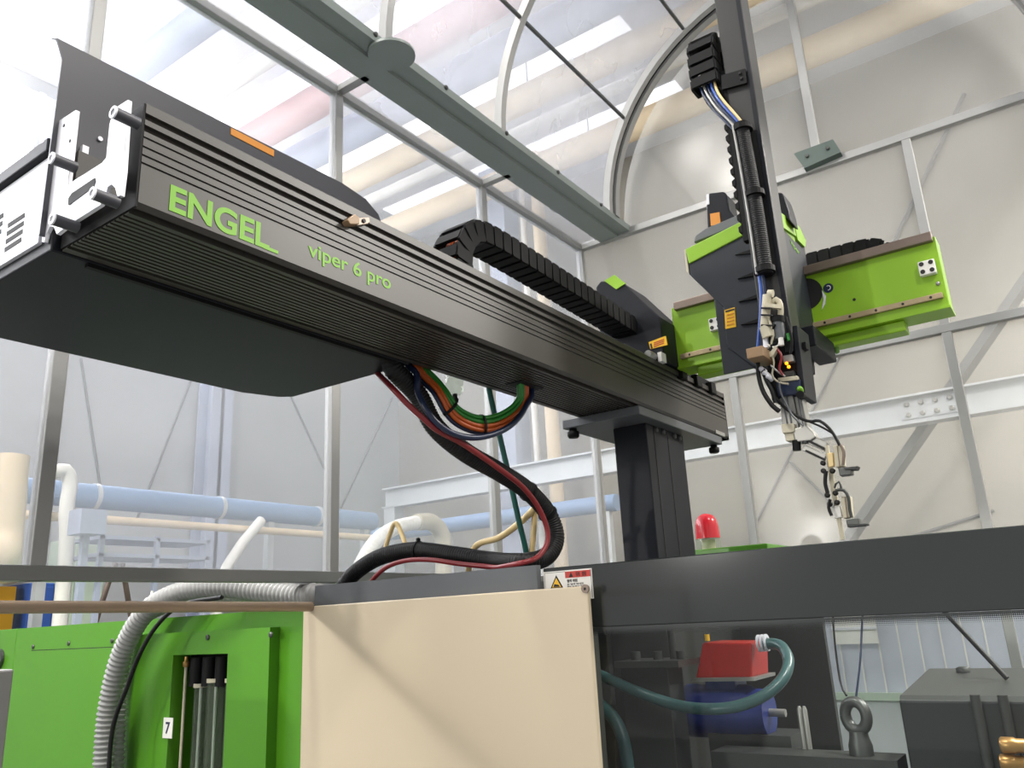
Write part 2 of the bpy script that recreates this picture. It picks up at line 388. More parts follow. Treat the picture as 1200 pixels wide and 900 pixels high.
for a, b in zip(xs[:-1], xs[1:]): vault_sheet(a+.002, b-.002)
for ang in (31, 62, 90, 118, 149):
    a = math.radians(ang); y, z = VY+(VR-.006)*math.cos(a), VZ+(VR-.006)*math.sin(a)
    MB().bar((.74, y, z), (4.1, y, z), .016, .016).build('purlin', 'steel', booth)
# end wall
for y in (1.48, .39, -.52):
    MB().box(BX-.022, BX+.022, y-.022, y+.022, FL, BZ).build('post', 'frame', booth, .003)
for z in (BZ+.018, 1.262):
    MB().box(BX-.024, BX+.022, -.54, BY-.022, z-.022, z+.022).build('end_rail', 'frame', booth, .003)
MB().box(BX-.02, BX+.02, .815, .86, BZ+.04, VZ+VR-.01).build('mullion', 'frame', booth, .003)
ys = [BY, 1.48, .39, -.52]
for a, b in zip(ys[:-1], ys[1:]):
    MB().box(BX-.002, BX+.002, b+.02, a-.02, 1.284, BZ).build('panel', 'film', booth)
    MB().box(BX-.002, BX+.002, b+.02, a-.02, .2, 1.24).build('panel', 'film', booth)
    MB().box(BX-.02, BX+.02, b+.02, a-.02, .17, .205).build('end_rail', 'frame', booth, .003)
half = [Vector((4.33, p.y, p.z)) for p in arc_pts(0, VR+.02)]+[Vector((4.33, VY-VR, BZ+.04)), Vector((4.33, VY+VR, BZ+.04))]
MB().prism(half, (.004, 0, 0)).build('gable_panel', 'film', booth)
plate = [cX(x, y, 4.27) for x, y in ((930, 180), (976, 163), (985, 177), (942, 196))]
pl = MB().prism(plate, (.006, 0, 0)); p2 = cX(942, 196, 4.27); p3 = cX(985, 177, 4.27)
pl.prism([p2, p3, p3+Vector((.06, 0, -.015)), p2+Vector((.06, 0, -.015))], (0, 0, -.006))
gp = pl.build('gusset_plate', 'gusset', booth, fix=True)
for q in ((946, 183), (970, 174)):
    c = cX(q[0], q[1], 4.268); MB().lathe(c, [(.011, 0), (.011, .006), (.006, .009)], 8, (-1, 0, 0)).build('bolt', 'steel', gp)

# ------------------------------------------------------------------ injection moulding machine
mach = thing('molding_machine', (2.9, 2.3, FL), 'green and cream injection molding machine with dark glass safety door', 'machine')
GX = 2.06
gy0, gy1, gt = 2.352, 4.62, .075
# green cabinet: front sheet with a recess for the flow meters, body behind
wy0, wy1, wz1, wz0 = 2.79, 3.15, -.076, -.95
MB().framex(GX, GX+.02, gy0, gy1, FL, gt, wy0, wy1, wz0, wz1).build('cabinet_front', 'mgreen', mach, .004)
MB().box(GX+.2, 2.6, gy0, gy1, FL, gt).box(GX+.02, GX+.2, gy0, wy0-.02, FL, gt).box(GX+.02, GX+.2, wy1+.02, gy1, FL, gt)\
    .box(GX+.02, GX+.2, wy0-.02, wy1+.02, wz1+.01, gt).box(GX+.02, GX+.2, wy0-.02, wy1+.02, FL, wz0-.01).build('cabinet_body', 'mgreen', mach)
MB().box(GX+.005, 2.6, 4.635, 4.95, FL, gt).build('side_cabinet', 'mgreen', mach, .004)
bz = MB().framex(GX-.045, GX, 2.545, 3.56, -1.2, .012, wy0, wy1, wz0, wz1).build('window_bezel', 'mgreen', mach, .012)
door = MB().box(GX-.005, GX, 3.60, 4.44, -1.3, -.038).build('cabinet_door', 'mgreen', mach, .001)
MB().box(GX-.0015, GX, 3.59, 4.446, -.038, -.034).box(GX-.0015, GX, 4.44, 4.446, -1.3, -.036).build('door_gap', 'slot', mach)
s0 = MB().lathe((GX-.001, 4.43, -.018), [(.011, 0), (.011, .004), (.005, .006)], 10, (-1, 0, 0)).build('screw', 'steel', mach)
for q in ((80, 754), (131, 751)):
    inst(s0, cX(q[0], q[1], GX-.003), mach)
for q in ((153, 752), (243, 747), (317, 744)):
    inst(s0, cX(q[0], q[1], GX-.048), mach)
c = cX(-1, 772, GX); MB().ring((GX-.012, c.y, c.z), (GX+.004, c.y, c.z), .05, .035).build('cable_grommet', 'steel', mach)
# flow meters in the recess
MB().box(GX+.075, GX+.085, wy0-.015, wy1+.015, wz0, wz1).build('recess_back', 'black', mach)
man = MB(); man.box(GX+.03, GX+.074, wy0+.002, wy1-.01, -.19, wz1-.005)
for k in range(4): man.cyl((GX+.025, 2.83+k*.085, -.2), (GX+.025, 2.83+k*.085, -.09), .03, 12)
man.build('manifold', 'black', mach)
for k, (y, r) in enumerate(((3.045, .026), (2.945, .034), (2.835, .03))):
    t = MB().ring((GX+.02, y, -1.0), (GX+.02, y, -.17-.02*(k == 0)), r, r-.004, 20).build('sight_tube', 'tubeglass', mach)
    MB().cyl((GX+.02, y, -.95), (GX+.02, y, -.2), .006, 8).build('float_rod', 'alub', t)
    MB().ring((GX+.02, y, -.185-.02*(k == 0)), (GX+.02, y, -.17-.02*(k == 0)), r+.003, r-.004).build('tube_cap', 'offw', t)
MB().lathe((GX-.01, 3.11, -.125), [(.008, 0), (.013, .004), (.013, .02), (.008, .024), (.008, .04)], 10).build('bleed_valve', 'brass', mach)
MB().cyl((GX-.01, 3.11, -1.), (GX-.01, 3.11, -.12), .006, 8).build('bleed_pipe', 'offw', mach)
c = cX(197, 853, GX-.046)
lb = MB().box(GX-.048, GX-.0455, c.y-.032, c.y+.032, c.z-.038, c.z+.038).build('number_label', 'white', mach)
text('number', '7', (GX-.0483, c.y+.014, c.z-.022), (0, -1, 0), (0, 0, 1), .044, 'navy', lb, bold=.02)
# cream cover panel
cy0, cy1, ct = 1.166, 2.335, .076
crm = MB().box(1.99, 2.008, cy0, cy1, -1.25, ct).build('cover_panel', 'cream', mach, .004, 'cream painted cover panel')
c = cX(686, 690, 1.988); MB().ring((1.985, c.y, c.z), (1.99, c.y, c.z), .012, .004, 14).build('cover_screw', 'rail', crm)
MB().cyl((1.987, c.y, c.z), (1.991, c.y, c.z), .009, 12).build('cover_screw', 'ink', crm)
MB().box(2.012, 2.56, 1.345, 2.30, -.034, .10).box(2.012, 2.56, 1.50, 2.30, -1.4, -.034).box(2.012, 2.034, 1.345, 2.30, .10, .146)\
    .box(2.034, 2.56, 2.28, 2.30, .10, .146).build('top_housing', 'mgray', mach)
MB().box(2.1, 2.62, 1.35, 2.30, FL, -1.4).box(2.6, 3.45, 1.46, 2.3, FL, -.02).build('machine_bed', 'mgray', mach)
MB().box(2.62, 3.3, 1.235, 1.455, -1.2, .03).build('fixed_platen', 'iron', mach, .006)
MB().box(2.2, 3.4, -1.2, 1.15, FL, -.62).build('machine_base', 'mgray', mach)
MB().box(3.36, 3.8, 1.1, 1.62, FL, .245).build('rear_cabinet', 'mgreen', mach, .006)
MB().box(3.30, 3.33, .91, 1.30, -.62, .10).build('rear_guard', 'iron', mach)
# glass safety door
gx = 2.036
gl = MB().box(gx, gx+.012, -.75, 1.338, -.035, .136).build('door_header', 'frit', mach, .003, 'glossy dark grey band printed along the top of the glass')
MB().box(gx+.002, gx+.008, -.75, 1.338, -1.2, -.036).build('door_pane', 'pane', mach, 0, 'clear tinted safety glass')
MB().box(gx-.0004, gx+.001, -.75, 1.338, -.062, -.0355).build('printed_dots', 'dots', gl)
MB().box(gx+.0, gx+.014, -.75, 1.338, -1.3, -1.2).build('door_sill', 'mgray', mach)
MB().box(2.05, 2.09, 1.20, 1.338, -1.3, -.036).build('door_stile', 'iron', mach)
MB().box(gx+.012, 2.62, -.9, -.85, -1.3, .1).build('door_end', 'mgray', mach)
# warning sign half hidden behind the cream panel
sa, sb = cX(637, 668, 2.034), cX(693, 664, 2.034)
sy1, sy0, sz1 = sa.y, sb.y, .125
sg = MB().box(2.0325, 2.0355, sy0, sy1, .042, sz1).build('warning_sign', 'white', mach, 0, 'white and red warning sign with yellow triangle')
wdt = sy1-sy0
MB().box(2.0315, 2.0325, sy0+.004, sy0+wdt*.54, sz1-.022, sz1-.004).build('sign_header', 'signred', sg)
for a, b, c_, d in ((sy0+.002, sy0+.003, .044, sz1-.002), (sy1-.004, sy1-.003, .044, sz1-.003), (sy0+wdt*.54, sy1-.003, sz1-.004, sz1-.003)):
    MB().box(2.032, 2.0325, a, b, c_, d).build('sign_border', 'ink', sg)
ty = sy1-wdt*.27
MB().prism([(2.0322, ty-.022, .0765), (2.0322, ty+.022, .0765), (2.0322, ty, .1135)], (-.0006, 0, 0)).build('triangle_edge', 'ink', sg)
MB().prism([(2.0314, ty-.0155, .0795), (2.0314, ty+.0155, .0795), (2.0314, ty, .1055)], (-.0006, 0, 0)).build('triangle_field', 'yellow', sg)
MB().prism([(2.0307, ty-.011, .0805), (2.0307, ty+.011, .0805), (2.0307, ty+.007, .089), (2.0307, ty-.007, .086)], (-.0004, 0, 0)).build('pictogram', 'ink', sg)
tx = sy0+wdt*.51
MB().prism([(2.0312, tx-.022, sz1-.020), (2.0312, tx-.008, sz1-.020), (2.0312, tx-.015, sz1-.007)], (-.0004, 0, 0)).build('alert_mark', 'ink', sg)
text('sign_text', '위 험', (2.0312, tx-.030, sz1-.019), (0, -1, 0), (0, 0, 1), .012, 'ink', sg, width=.034)
text('sign_text', '협착 위험', (2.0322, tx, sz1-.0345), (0, -1, 0), (0, 0, 1), .0085, 'ink', sg, width=.034, bold=.01)
text('sign_text', '손 넣지 마시오', (2.0322, tx, sz1-.0425), (0, -1, 0), (0, 0, 1), .0055, 'ink', sg, width=.055)
text('sign_text', '작동 중 접근 금지', (2.0322, tx, sz1-.0495), (0, -1, 0), (0, 0, 1), .005, 'ink', sg, width=.055)

# ------------------------------------------------------------------ things behind the glass
rb = thing('connector_hood', (2.62, 1.0, -.225), 'red enamel connector box behind the dark glass door', 'box')
fr = [cX(x, y, 2.6) for x, y in ((815, 795), (881, 794), (880, 753), (823, 753))]
MB().prism(fr, (.16, 0, 0)).build('hood_body', 'redbox', rb, .006)
fr = [cX(x, y, 2.58) for x, y in ((811, 799), (884, 798), (884, 794), (812, 795))]
MB().prism(fr, (.2, 0, 0)).build('base_plate', 'alu', rb)
c = cX(889, 754, 2.62); d = cX(900, 753, 2.62)
k = MB()
for i in range(3):
    p = c.lerp(d, i/2.6); k.ring(p, p+(d-c)*.2, .026, .016, 16)
k.build('hose_clamp', 'alub', rb)
c = cX(829, 751, 2.6); MB().cyl(c, c+Vector((0, 0, .02)), .008, 10).build('cap', 'yellow', rb)
mb_ = thing('blue_motor', (2.7, 1.0, -.4), 'blue enamel cylinder motor under the red box behind glass', 'motor')
a, b = cX(806, 832, 2.66), cX(902, 835, 2.66); dr = (b-a).normalized()
MB().lathe(a, [(.075, 0), (.082, .01), (.082, (b-a).length-.06), (.07, (b-a).length-.04), (.07, (b-a).length)], 20, dr).build('motor_body', 'bluem', mb_)
MB().box(2.62, 2.72, 1.02, 1.12, -.33, -.2255).build('terminal_box', 'bluem', mb_)
MB().box(2.60, 2.76, .86, 1.12, -.621, -.38).build('mount_foot', 'iron', mb_)
MB().cyl(b, b+dr*.05, .012, 10).build('shaft', 'alu', mb_)
hp = [cX(x, y, X) for x, y, X in ((897, 754, 2.62), (915, 757, 2.6), (924, 775, 2.56), (916, 797, 2.5), (890, 818, 2.45), (850, 830, 2.42), (800, 828, 2.42), (750, 812, 2.42), (705, 792, 2.45), (690, 786, 2.45))]; hp.append(Vector((2.45, 1.508, hp[-1].z+.005)))
tag(hose('water_hose', hp, .017, 'hosep'), 'thick grey teal rubber hose curving from the red box behind glass', 'hose')
hp = [Vector((2.4, 1.508, -.27))]+[cX(x, y, X) for x, y, X in ((690, 820, 2.4), (708, 830, 2.4), (724, 850, 2.38), (733, 880, 2.36), (738, 930, 2.36), (738, 990, 2.36))]
tag(hose('water_hose', hp, .02, 'hosep'), 'grey teal rubber hose dropping beside the cream cover panel behind glass', 'hose')
mold = thing('mold_block', (2.55, .3, -.62), 'dark steel mold with raised top edges behind glass door', 'mold')
top = [cX(x, y, 2.42) for x, y in ((1053, 820), (1118, 818), (1190, 812), (1200, 905), (1200, 960), (1062, 960))]
y0 = cX(1053, 820, 2.42).y; y1 = -.05
MB().box(2.42, 2.82, y1, y0, -.62, -.255).build('mold_plate', 'wiron', mold, .006)
MB().prism([(2.42, y0, -.257), (2.44, y0, -.245), (2.80, y0-.02, -.205), (2.82, y0-.02, -.257)], (0, -.42, 0)).build('mold_top', 'steel', mold, .004, fix=True)
for k in range(2):
    yy = y0-.18-k*.06; MB().cyl((2.415, yy, -.5), (2.415, yy, -.24), .012, 10).build('guide_pin', 'iron', mold)
for q in (.12, .3):
    MB().lathe((2.74, y0-q, -.215), [(.02, 0), (.02, .015), (.012, .018)], 6).build('mold_screw', 'iron', mold)
for k, (px, py) in enumerate(((1172, 873), (1172, 893))):
    c = cX(px, py, 2.3); t = MB().lathe(c, [(.014, 0), (.0182, .004), (.0182, .03), (.0155, .034), (.0155, c.y-.112)], 14, (0, -1, 0)).build('brass_nipple', 'brass')
    tag(t, 'polished brass hose nipple beside the mold behind glass', 'fitting', 'brass nipples beside the mold')
MB().box(2.262, 2.421, -.02, .12, -.47, -.31).build('manifold_block', 'steel', mold)
eb = thing('eye_bolt', cX(1003, 872, 2.5), 'steel lifting eye bolt ring standing beside the mold', 'bolt')
c = cX(1003, 839, 2.5); k = MB(); P = []
for i in range(25):
    a = 2*math.pi*i/24; P.append(c+Vector((.009*math.cos(a), .030*math.cos(a), .037*math.sin(a))))
k.tube(P, .0155, 12, False); k.build('ring', 'steel', eb)
MB().lathe(c-Vector((0, 0, .105)), [(.032, 0), (.032, .03), (.026, .05), (.024, .066)], 16).build('shank', 'steel', eb)
bp_ = MB().box(2.44, 2.56, c.y-.10, 1.05, -.62, c.z-.10).build('mold_clamp_bar', 'iron'); tag(bp_, 'dark iron clamp bar under the lifting eye bolt', 'clamp')
for q in ((936, 826), (942, 828)):
    c = cX(q[0], q[1], 2.56); t = MB().lathe((c.x, c.y, -.42), [(.008, 0), (.008, .12), (.004, .13)], 8).build('locating_pin', 'alu')
    tag(t, 'thin upright steel pin beside the blue motor', 'pin', 'steel pins behind the glass')
sp = MB(); a, b = cX(1105, 715, 2.7), cX(1180, 795, 2.62)
tag(sp.tube([a, b], .007, 8).build('cable', 'rubber'), 'straight dark cable slanting down to the mold', 'cable')
hp = [cX(x, y, X) for x, y, X in ((1012, 700, 2.6), (1010, 735, 2.58), (1008, 775, 2.54), (1003, 818, 2.502))]
tag(hose('lifting_wire', hp, .003, 'navy', ds=.03), 'thin blue wire hanging to the eye bolt ring', 'wire', 'wires above the eye bolt')
hp = [cX(x, y, X) for x, y, X in ((975, 700, 2.6), (978, 750, 2.57), (985, 800, 2.53), (992, 815, 2.505))]
tag(hose('lifting_wire', hp, .003, 'rubber', ds=.03), 'thin dark wire curving down to the eye bolt ring', 'wire', 'wires above the eye bolt')
st = thing('dark_bracket', (2.5, 1.2, -.62), 'dark iron bracket tower with plate behind the glass', 'bracket')
MB().box(2.46, 2.568, 1.17, 1.338, -.62, -.17).build('tower', 'iron', st, .004)
MB().box(2.42, 2.585, 1.115, 1.338, -.17, -.15).build('shelf_plate', 'steel', st)
for y in (1.14, 1.22, 1.3): MB().cyl((2.5, y, -.15), (2.5, y, -.125), .016, 10).build('plate_bolt', 'iron', st)
MB().cyl((2.53, 1.18, -.15), (2.53, 1.18, .05), .012, 10).build('riser', 'iron', st)
# strip curtain seen through the machine, beyond the booth
scx = 5.0
sc = thing('strip_curtain', (scx, .6, FL), 'white translucent strip curtain hanging behind the machine', 'curtain')
for k in range(19):
    y = 1.62-k*.105
    MB().box(scx+.004*(k % 2), scx+.004*(k % 2)+.003, y-.105, y-.004, -.49, .12).build('strip', 'strip', sc)
    MB().box(scx-.004, scx, y-.008, y, -.49, .12).build('strip_edge', 'white', sc)
MB().box(scx-.02, scx+.02, -.4, 1.63, .12, .17).build('hanging_rail', 'galv', sc)
lo = MB().box(scx-.02, scx+.01, -.4, 1.63, -.53, -.49).build('lower_rail', 'gcab', sc)
MB().box(scx-.01, scx+.005, -.4, 1.63, FL, -.53).build('kick_panel', 'galv', sc)
c = cX(1000, 735, scx-.03)
np_ = MB().box(scx-.03, scx-.022, c.y-.12, c.y+.12, c.z-.09, c.z+.09).build('notice_board', 'white', sc)
MB().box(scx-.036, scx-.03, c.y-.12, c.y+.12, c.z-.015, c.z+.0).build('notice_line', 'alub', np_)

# ------------------------------------------------------------------ warning beacon
bc = cX(831, 642, 3.52); bc.z = .245
be = thing('warning_beacon', bc, 'red domed warning beacon with clear base on green cabinet', 'beacon')
MB().lathe(bc, [(.056, 0), (.056, .05), (.054, .055)], 24).build('clear_base', 'tubeglass', be)
MB().lathe(bc+Vector((0, 0, .0)), [(.03, 0), (.03, .05)], 16).build('lamp_socket', 'offw', be)
MB().lathe(bc+Vector((0, 0, .055)), [(.055, 0), (.053, .05), (.048, .08), (.036, .1), (.018, .11), (0, .113)], 24).build('red_dome', 'lens', be)
# ------------------------------------------------------------------ gantry robot
rob = thing('gantry_robot', (2.8, 1.31, .03), 'dark grey linear gantry robot with long lettered beam and lime green arm', 'robot')
BX0, BX1, Y0, Y1, Z0, Z1 = .648, 3.345, 1.2, 1.45, .695, .9
prof = [(Y0, Z1)]
hgt = Z1-Z0
for f, wd, dp in ((.125, .013, .009), (.24, .013, .009), (.33, .004, .003), (.42, .004, .003), (.50, .004, .003), (.575, .004, .003)):
    z = Z1-f*hgt; prof += [(Y0, z+wd/2), (Y0+dp, z+wd/2), (Y0+dp, z-wd/2), (Y0, z-wd/2)]
prof += [(Y0, Z0+.012), (Y0+.008, Z0+.003), (Y0+.012, Z0+.012), (Y0+.026, Z0+.012), (Y0+.026, Z0)]
y = Y0+.038
while y < Y1-.035:
    prof += [(y, Z0), (y, Z0+.0035), (y+.006, Z0+.0035), (y+.006, Z0)]; y += .014
prof += [(Y1-.03, Z0), (Y1-.03, Z0+.012), (Y1-.018, Z0+.012), (Y1-.018, Z0), (Y1, Z0), (Y1, Z1), (Y1-.02, Z1), (Y1-.02, Z0+.04), (Y0+.062, Z0+.04), (Y0+.062, Z1)]
beam = MB().prism([(BX0, a, b) for a, b in prof], (BX1-BX0, 0, 0)).build('traverse_beam', 'beam', rob, 0, 'dark grey ribbed aluminium beam', fix=True)
MB().box(BX1, BX1+.006, Y0, Y1, Z0-.002, Z1+.002).build('end_cap', 'black', beam)
MB().box(.85, 1.5, Y0+.07, Y1-.022, Z1-.03, Z1).build('top_cover', 'dark', beam)
MB().box(BX0-.004, BX0, Y0+.001, Y0+.062, Z0+.003, Z1-.001).box(BX0-.004, BX0, Y0+.062, Y1-.001, Z0+.003, Z0+.04).build('beam_end_shade', 'black', beam)  # black sheet over the beam's end face, shade put in as colour
# brand lettering on the front face
text('brand_lettering', 'ENGEL', (.704, Y0-.0002, .7135), (1, 0, 0), (0, 0, 1), .052, 'print_g', beam, width=.214, bold=.028)
MB().box(.905, .94, Y0-.001, Y0, .7135, .7205).build('lettering_bar', 'print_g', beam)
text('model_lettering', 'viper 6 pro', (1.015, Y0-.0002, .727), (1, 0, 0), (0, 0, 1), .044, 'print_g', beam, width=.243, bold=.014)
# tan stop block clamped on the front face
a = [cY(x, y, Y0) for x, y in ((400, 261), (409, 254), (414, 258), (414, 266), (403, 266))]
MB().prism(a, (0, -.02, 0)).build('stop_block', 'wood', beam, .002)
a = [cY(x, y, Y0) for x, y in ((414, 257), (429, 256), (430, 262), (427, 264), (414, 266))]
sb_ = MB().prism(a, (0, -.01, 0)).build('stop_bracket', 'rail', beam, .001)
for q, m in (((417, 260), 'alub'), ((426, 259), 'ink')):
    c = cY(q[0], q[1], Y0-.01); MB().cyl(c, c-Vector((0, .003, 0)), .005, 10).build('screw', m, sb_)
# bright end bracket with four stand-offs
ex = .622
br = [(40+x/4, 80+y/4) for x, y in ((112, 248), (196, 194), (157, 548), (200, 516), (318, 442), (337, 418), (352, 262), (372, 190), (440, 146),
      (430, 300), (418, 480), (404, 596), (390, 602), (378, 560), (362, 544), (344, 556), (334, 590), (310, 640), (160, 735), (104, 778), (92, 745), (72, 742), (58, 770), (46, 815), (34, 815), (58, 600), (78, 452), (96, 400))]
brp = [cX(x, y, ex) for x, y in br]
for p in brp: p.z = max(p.z, .7035)
MB().prism(brp, (.008, 0, 0)).build('end_bracket', 'alub', beam, .001)
slot = [(40+x/4, 80+y/4) for x, y in ((158, 640), (160, 608), (176, 585), (270, 522), (284, 514), (286, 532), (278, 556), (180, 628), (165, 642))]
polyX(slot, ex-.0012, .001, 'bracket_slot', 'slot', beam)
for (x, y) in ((370, 205), (80, 420), (271, 585), (84, 705)):
    c = cX(40+x/4, 80+y/4, ex-.04)
    so = MB().cyl(c, (ex+.004, c.y, c.z), .0105, 16).build('standoff', 'guard', beam)
    MB().ring(c-Vector((.001, 0, 0)), c+Vector((.002, 0, 0)), .0112, .0062, 18).build('standoff_rim', 'alub', so)
for (x, y) in ((138, 268), (166, 340)):
    c = cX(40+x/4, 80+y/4, ex-.001); MB().cyl(c, c+Vector((.002, 0, 0)), .0035, 10).build('screw_hole', 'ink', beam)
# guard sheet above the beam
gs = [cY(65, 45, 1.47), Vector((1.353, 1.47, 1.156)), Vector((1.44, 1.47, 1.145)), Vector((1.49, 1.47, 1.118)), Vector((1.508, 1.47, 1.085)),
      Vector((1.508, 1.47, .72)), Vector((.612, 1.47, .72)), cY(57, 180, 1.47), cY(72, 70, 1.47)]
g = MB().prism(gs, (0, -.004, 0)); t0, t1 = gs[0], gs[1]
g.prism([t0, t1, t1+Vector((0, .02, .012)), t0+Vector((0, .02, .012))], (0, 0, -.003))
gd = g.build('guard_sheet', 'guard', rob, 0, 'dark grey upright guard sheet', fix=True)
MB().box(1.0, 1.125, 1.4645, 1.466, 1.128, 1.146).build('warning_strip', 'orangel', gd)
c = cY(98, 180, 1.466); MB().box(c.x-.008, c.x+.004, 1.455, 1.466, c.z-.045, c.z+.012).build('tab', 'alub', gd)
c = cY(117, 163, 1.465); MB().cyl(c, c-Vector((0, .003, 0)), .005, 10).build('rivet', 'alub', gd)
# control box behind the beam
cb = [(.63, 1.455), (.63, 2.0), (1.45, 2.0), (1.56, 1.965), (1.59, 1.93), (1.60, 1.455)]
cbx = MB().prism([(a, b, .692) for a, b in cb], (0, 0, .208)).build('control_box', 'dark', rob, .003, 'large dark sheet metal box behind the beam', fix=True)
MB().prism([(a, b, .9) for a, b in [(.61, 1.476), (.61, 2.01), (1.46, 2.01), (1.57, 1.97), (1.605, 1.93), (1.605, 1.476)]], (0, 0, .03)).build('box_lid', 'dark', cbx, .003, fix=True)
MB().box(.622, .63, 1.492, 2.0, .716, .898).build('end_plate', 'alub', cbx, .001)
for col, xo in enumerate((9, -16)):
    for r_ in range(4):
        q = [(xo-1.3*r_+dx, 262+9.5*r_+dy) for dx, dy in ((0, 0), (20, -13), (20, -7.5), (0, 5.5))]
        q = [cX(x, y, .6215) for x, y in q]; MB().prism(q, (.0012, 0, 0)).build('louver_slot', 'slot', cbx)
MB().box(.70, 1.55, 1.456, 1.468, .684, .692).build('box_seam', 'black', cbx)
# column, flange and feet
colm = MB().box(2.64, 2.97, 1.25, 1.385, .03, .662).build('column', 'dark', rob, .004, 'dark grey upright column')
for x in (2.70, 2.82): MB().box(x, x+.008, 1.2485, 1.2505, .03, .655).build('column_slot', 'slot', colm)
for x in (2.72, 2.78, 2.88, 2.93): MB().lathe((x, 1.25, .648), [(.011, 0), (.011, .007), (.006, .009)], 8, (0, -1, 0)).build('column_bolt', 'steel', colm)
fl = MB().box(2.50, 3.27, 1.203, 1.52, .662, .6945).build('flange_plate', 'mgray', rob, .003)
for c in ((2.525, 1.49), (3.25, 1.235), (3.25, 1.48)):
    MB().lathe((c[0], c[1], .628), [(.018, 0), (.022, .006), (.022, .022), (.014, .026), (.014, .036)], 14).build('leveling_foot', 'black', fl)
MB().box(3.20, 3.30, 1.198, 1.203, .70, .715).build('serial_plate', 'alu', beam)
# ---- cable chains
def link_mesh():
    k = MB(); L, W, T = .046, .098, .066
    for s in (-1, 1):
        y = s*W/2
        k.prism([(-L*.5, y, -T*.40), (-L*.42, y, -T/2), (L*.26, y, -T/2), (L*.34, y, -T*.40), (L*.34, y, T*.40), (L*.26, y, T/2), (-L*.42, y, T/2), (-L*.5, y, T*.40)], (0, -s*.010, 0))
        k.box(L*.2, L*.62, y-s*.004, y-s*.010, -T*.46, T*.46)
    k.box(-.017, .017, -W/2+.006, W/2-.006, T/2-.008, T/2+.003); k.box(-.017, .017, -W/2+.006, W/2-.006, -T/2-.002, -T/2+.008)
    return k
def chain(path, width_dir, scale, parent, first=None):
    """one link object each step along path; width_dir is the chain's width direction"""
    P = spline(path, .046*scale); wv = Vector(width_dir).normalized(); f = first
    for i in range(len(P)-1):
        t = (P[i+1]-P[i]).normalized(); n = t.cross(wv).normalized(); ww = n.cross(t)
        rot = Matrix((t, ww, n)).transposed().to_quaternion(); c = (P[i]+P[i+1])/2
        if f is None:
            f = link_mesh().build('chain_link', 'black', parent); o = f
            place(f, c, parent); f.rotation_mode = 'QUATERNION'; f.rotation_quaternion = rot
        else: o = inst(f, c, parent, rot)
        o.scale = (scale, scale, scale)
    return f
cyy = 1.33
path = [Vector((x, cyy, .855)) for x in (2.5, 2.25, 2.0, 1.78)]
for i in range(1, 8):
    a = math.pi*i/8; path.append(Vector((1.77-.125*math.sin(a), cyy, .98-.125*math.cos(a))))
path += [Vector((1.79, cyy, 1.106)), Vector((1.95, cyy, 1.104)), Vector((2.3, cyy, 1.09)), Vector((2.55, cyy, 1.078)), Vector((2.73, cyy, 1.068))]
chl = chain(path, (0, 1, 0), 1.0, rob)
for k, (dy, m) in enumerate(((-.03, 'black'), (-.005, 'orange'), (.02, 'orange'))):
    hose('chain_cable', [p+Vector((0, dy, 0)) for p in path], .010, m, rob, ds=.03, n=8)
# ---- carriage on the beam
hd = [(1.185, .905), (1.185, 1.08), (1.335, 1.272), (1.425, 1.30), (1.45, 1.28), (1.45, .905)]
hood = MB().prism([(2.72, a, b) for a, b in hd], (.22, 0, 0)).build('carriage_hood', 'dark', rob, .006, 'dark sloped carriage cover', fix=True)
polyX(((708, 329), (720, 322), (733, 332), (722, 339)), 2.714, .006, 'hood_stripe', 'lime', hood)
polyX(((760, 401), (780, 393.5), (782, 404), (762, 409)), 2.714, .005, 'warning_label', 'yellow', hood).name = 'warning_label'
lbq = [(764, 402), (778, 397), (779, 402), (765, 406.5)]
for k in range(3):
    polyX([(766, 401.5+k*2.2), (778, 397+k*2.2), (778, 398+k*2.2), (766, 402.5+k*2.2)], 2.7125, .001, 'label_line', 'signred', hood)
polyX(((761.5, 403), (763.3, 402.3), (764.8, 408), (763, 408.6)), 2.7125, .001, 'label_mark', 'ink', hood)
c = cX(763, 417, 2.66); MB().lathe(c-Vector((.03, 0, 0)), [(.014, 0), (.016, .004), (.016, .05), (.01, .054)], 16, (1, 0, 0)).build('sensor_knob', 'alu', hood)
c = cX(773, 418, 2.68); MB().box(c.x, c.x+.04, c.y-.008, c.y+.008, c.z-.018, c.z+.018).build('sensor_tag', 'white', hood)
MB().box(2.50, 2.72, 1.235, 1.42, .902, .93).build('carriage_plate', 'mgray', rob, .003)
MB().box(2.72, 3.24, 1.21, 1.44, .902, .935).build('carriage_base', 'black', rob, .003)
for x in (2.9, 3.05, 3.2):
    MB().box(x-.02, x+.03, 1.185, 1.215, .87, .92).build('guide_shoe', 'black', rob, .003)
# ---- kick arm
AXF = 2.85
arm = MB().box(AXF, AXF+.09, .232, 1.19, .905, 1.155).build('kick_arm', 'lime', rob, .003, 'lime green horizontal arm plate')
MB().box(AXF-.022, AXF+.03, .24, 1.17, 1.135, 1.168).build('upper_rail', 'rail', arm, .003)
lr = MB().box(AXF-.014, AXF, .245, 1.17, .934, .953).build('lower_rail', 'rail2', arm, .002)
for i in range(11):
    y = .28+i*.085; MB().cyl((AXF-.0155, y, .943), (AXF-.013, y, .943), .0045, 8).build('rail_screw', 'ink', lr)
MB().box(AXF-.004, AXF+.11, .230, 1.19, .899, .908).build('bottom_flange', 'lime', arm, .001)
MB().box(AXF+.02, AXF+.09, .375, 1.12, .862, .8985).build('lower_bar', 'lime', arm, .004)
for y in (.61, .64): MB().lathe((AXF+.05, y, .866), [(.01, 0), (.01, -.02), (.007, -.024)], 8).build('bar_screw', 'lime_dk', arm)
c = cX(944, 345, AXF); MB().cyl((AXF-.0015, c.y, c.z), (AXF+.002, c.y, c.z), .06, 28).build('cable_hole', 'slot', arm)
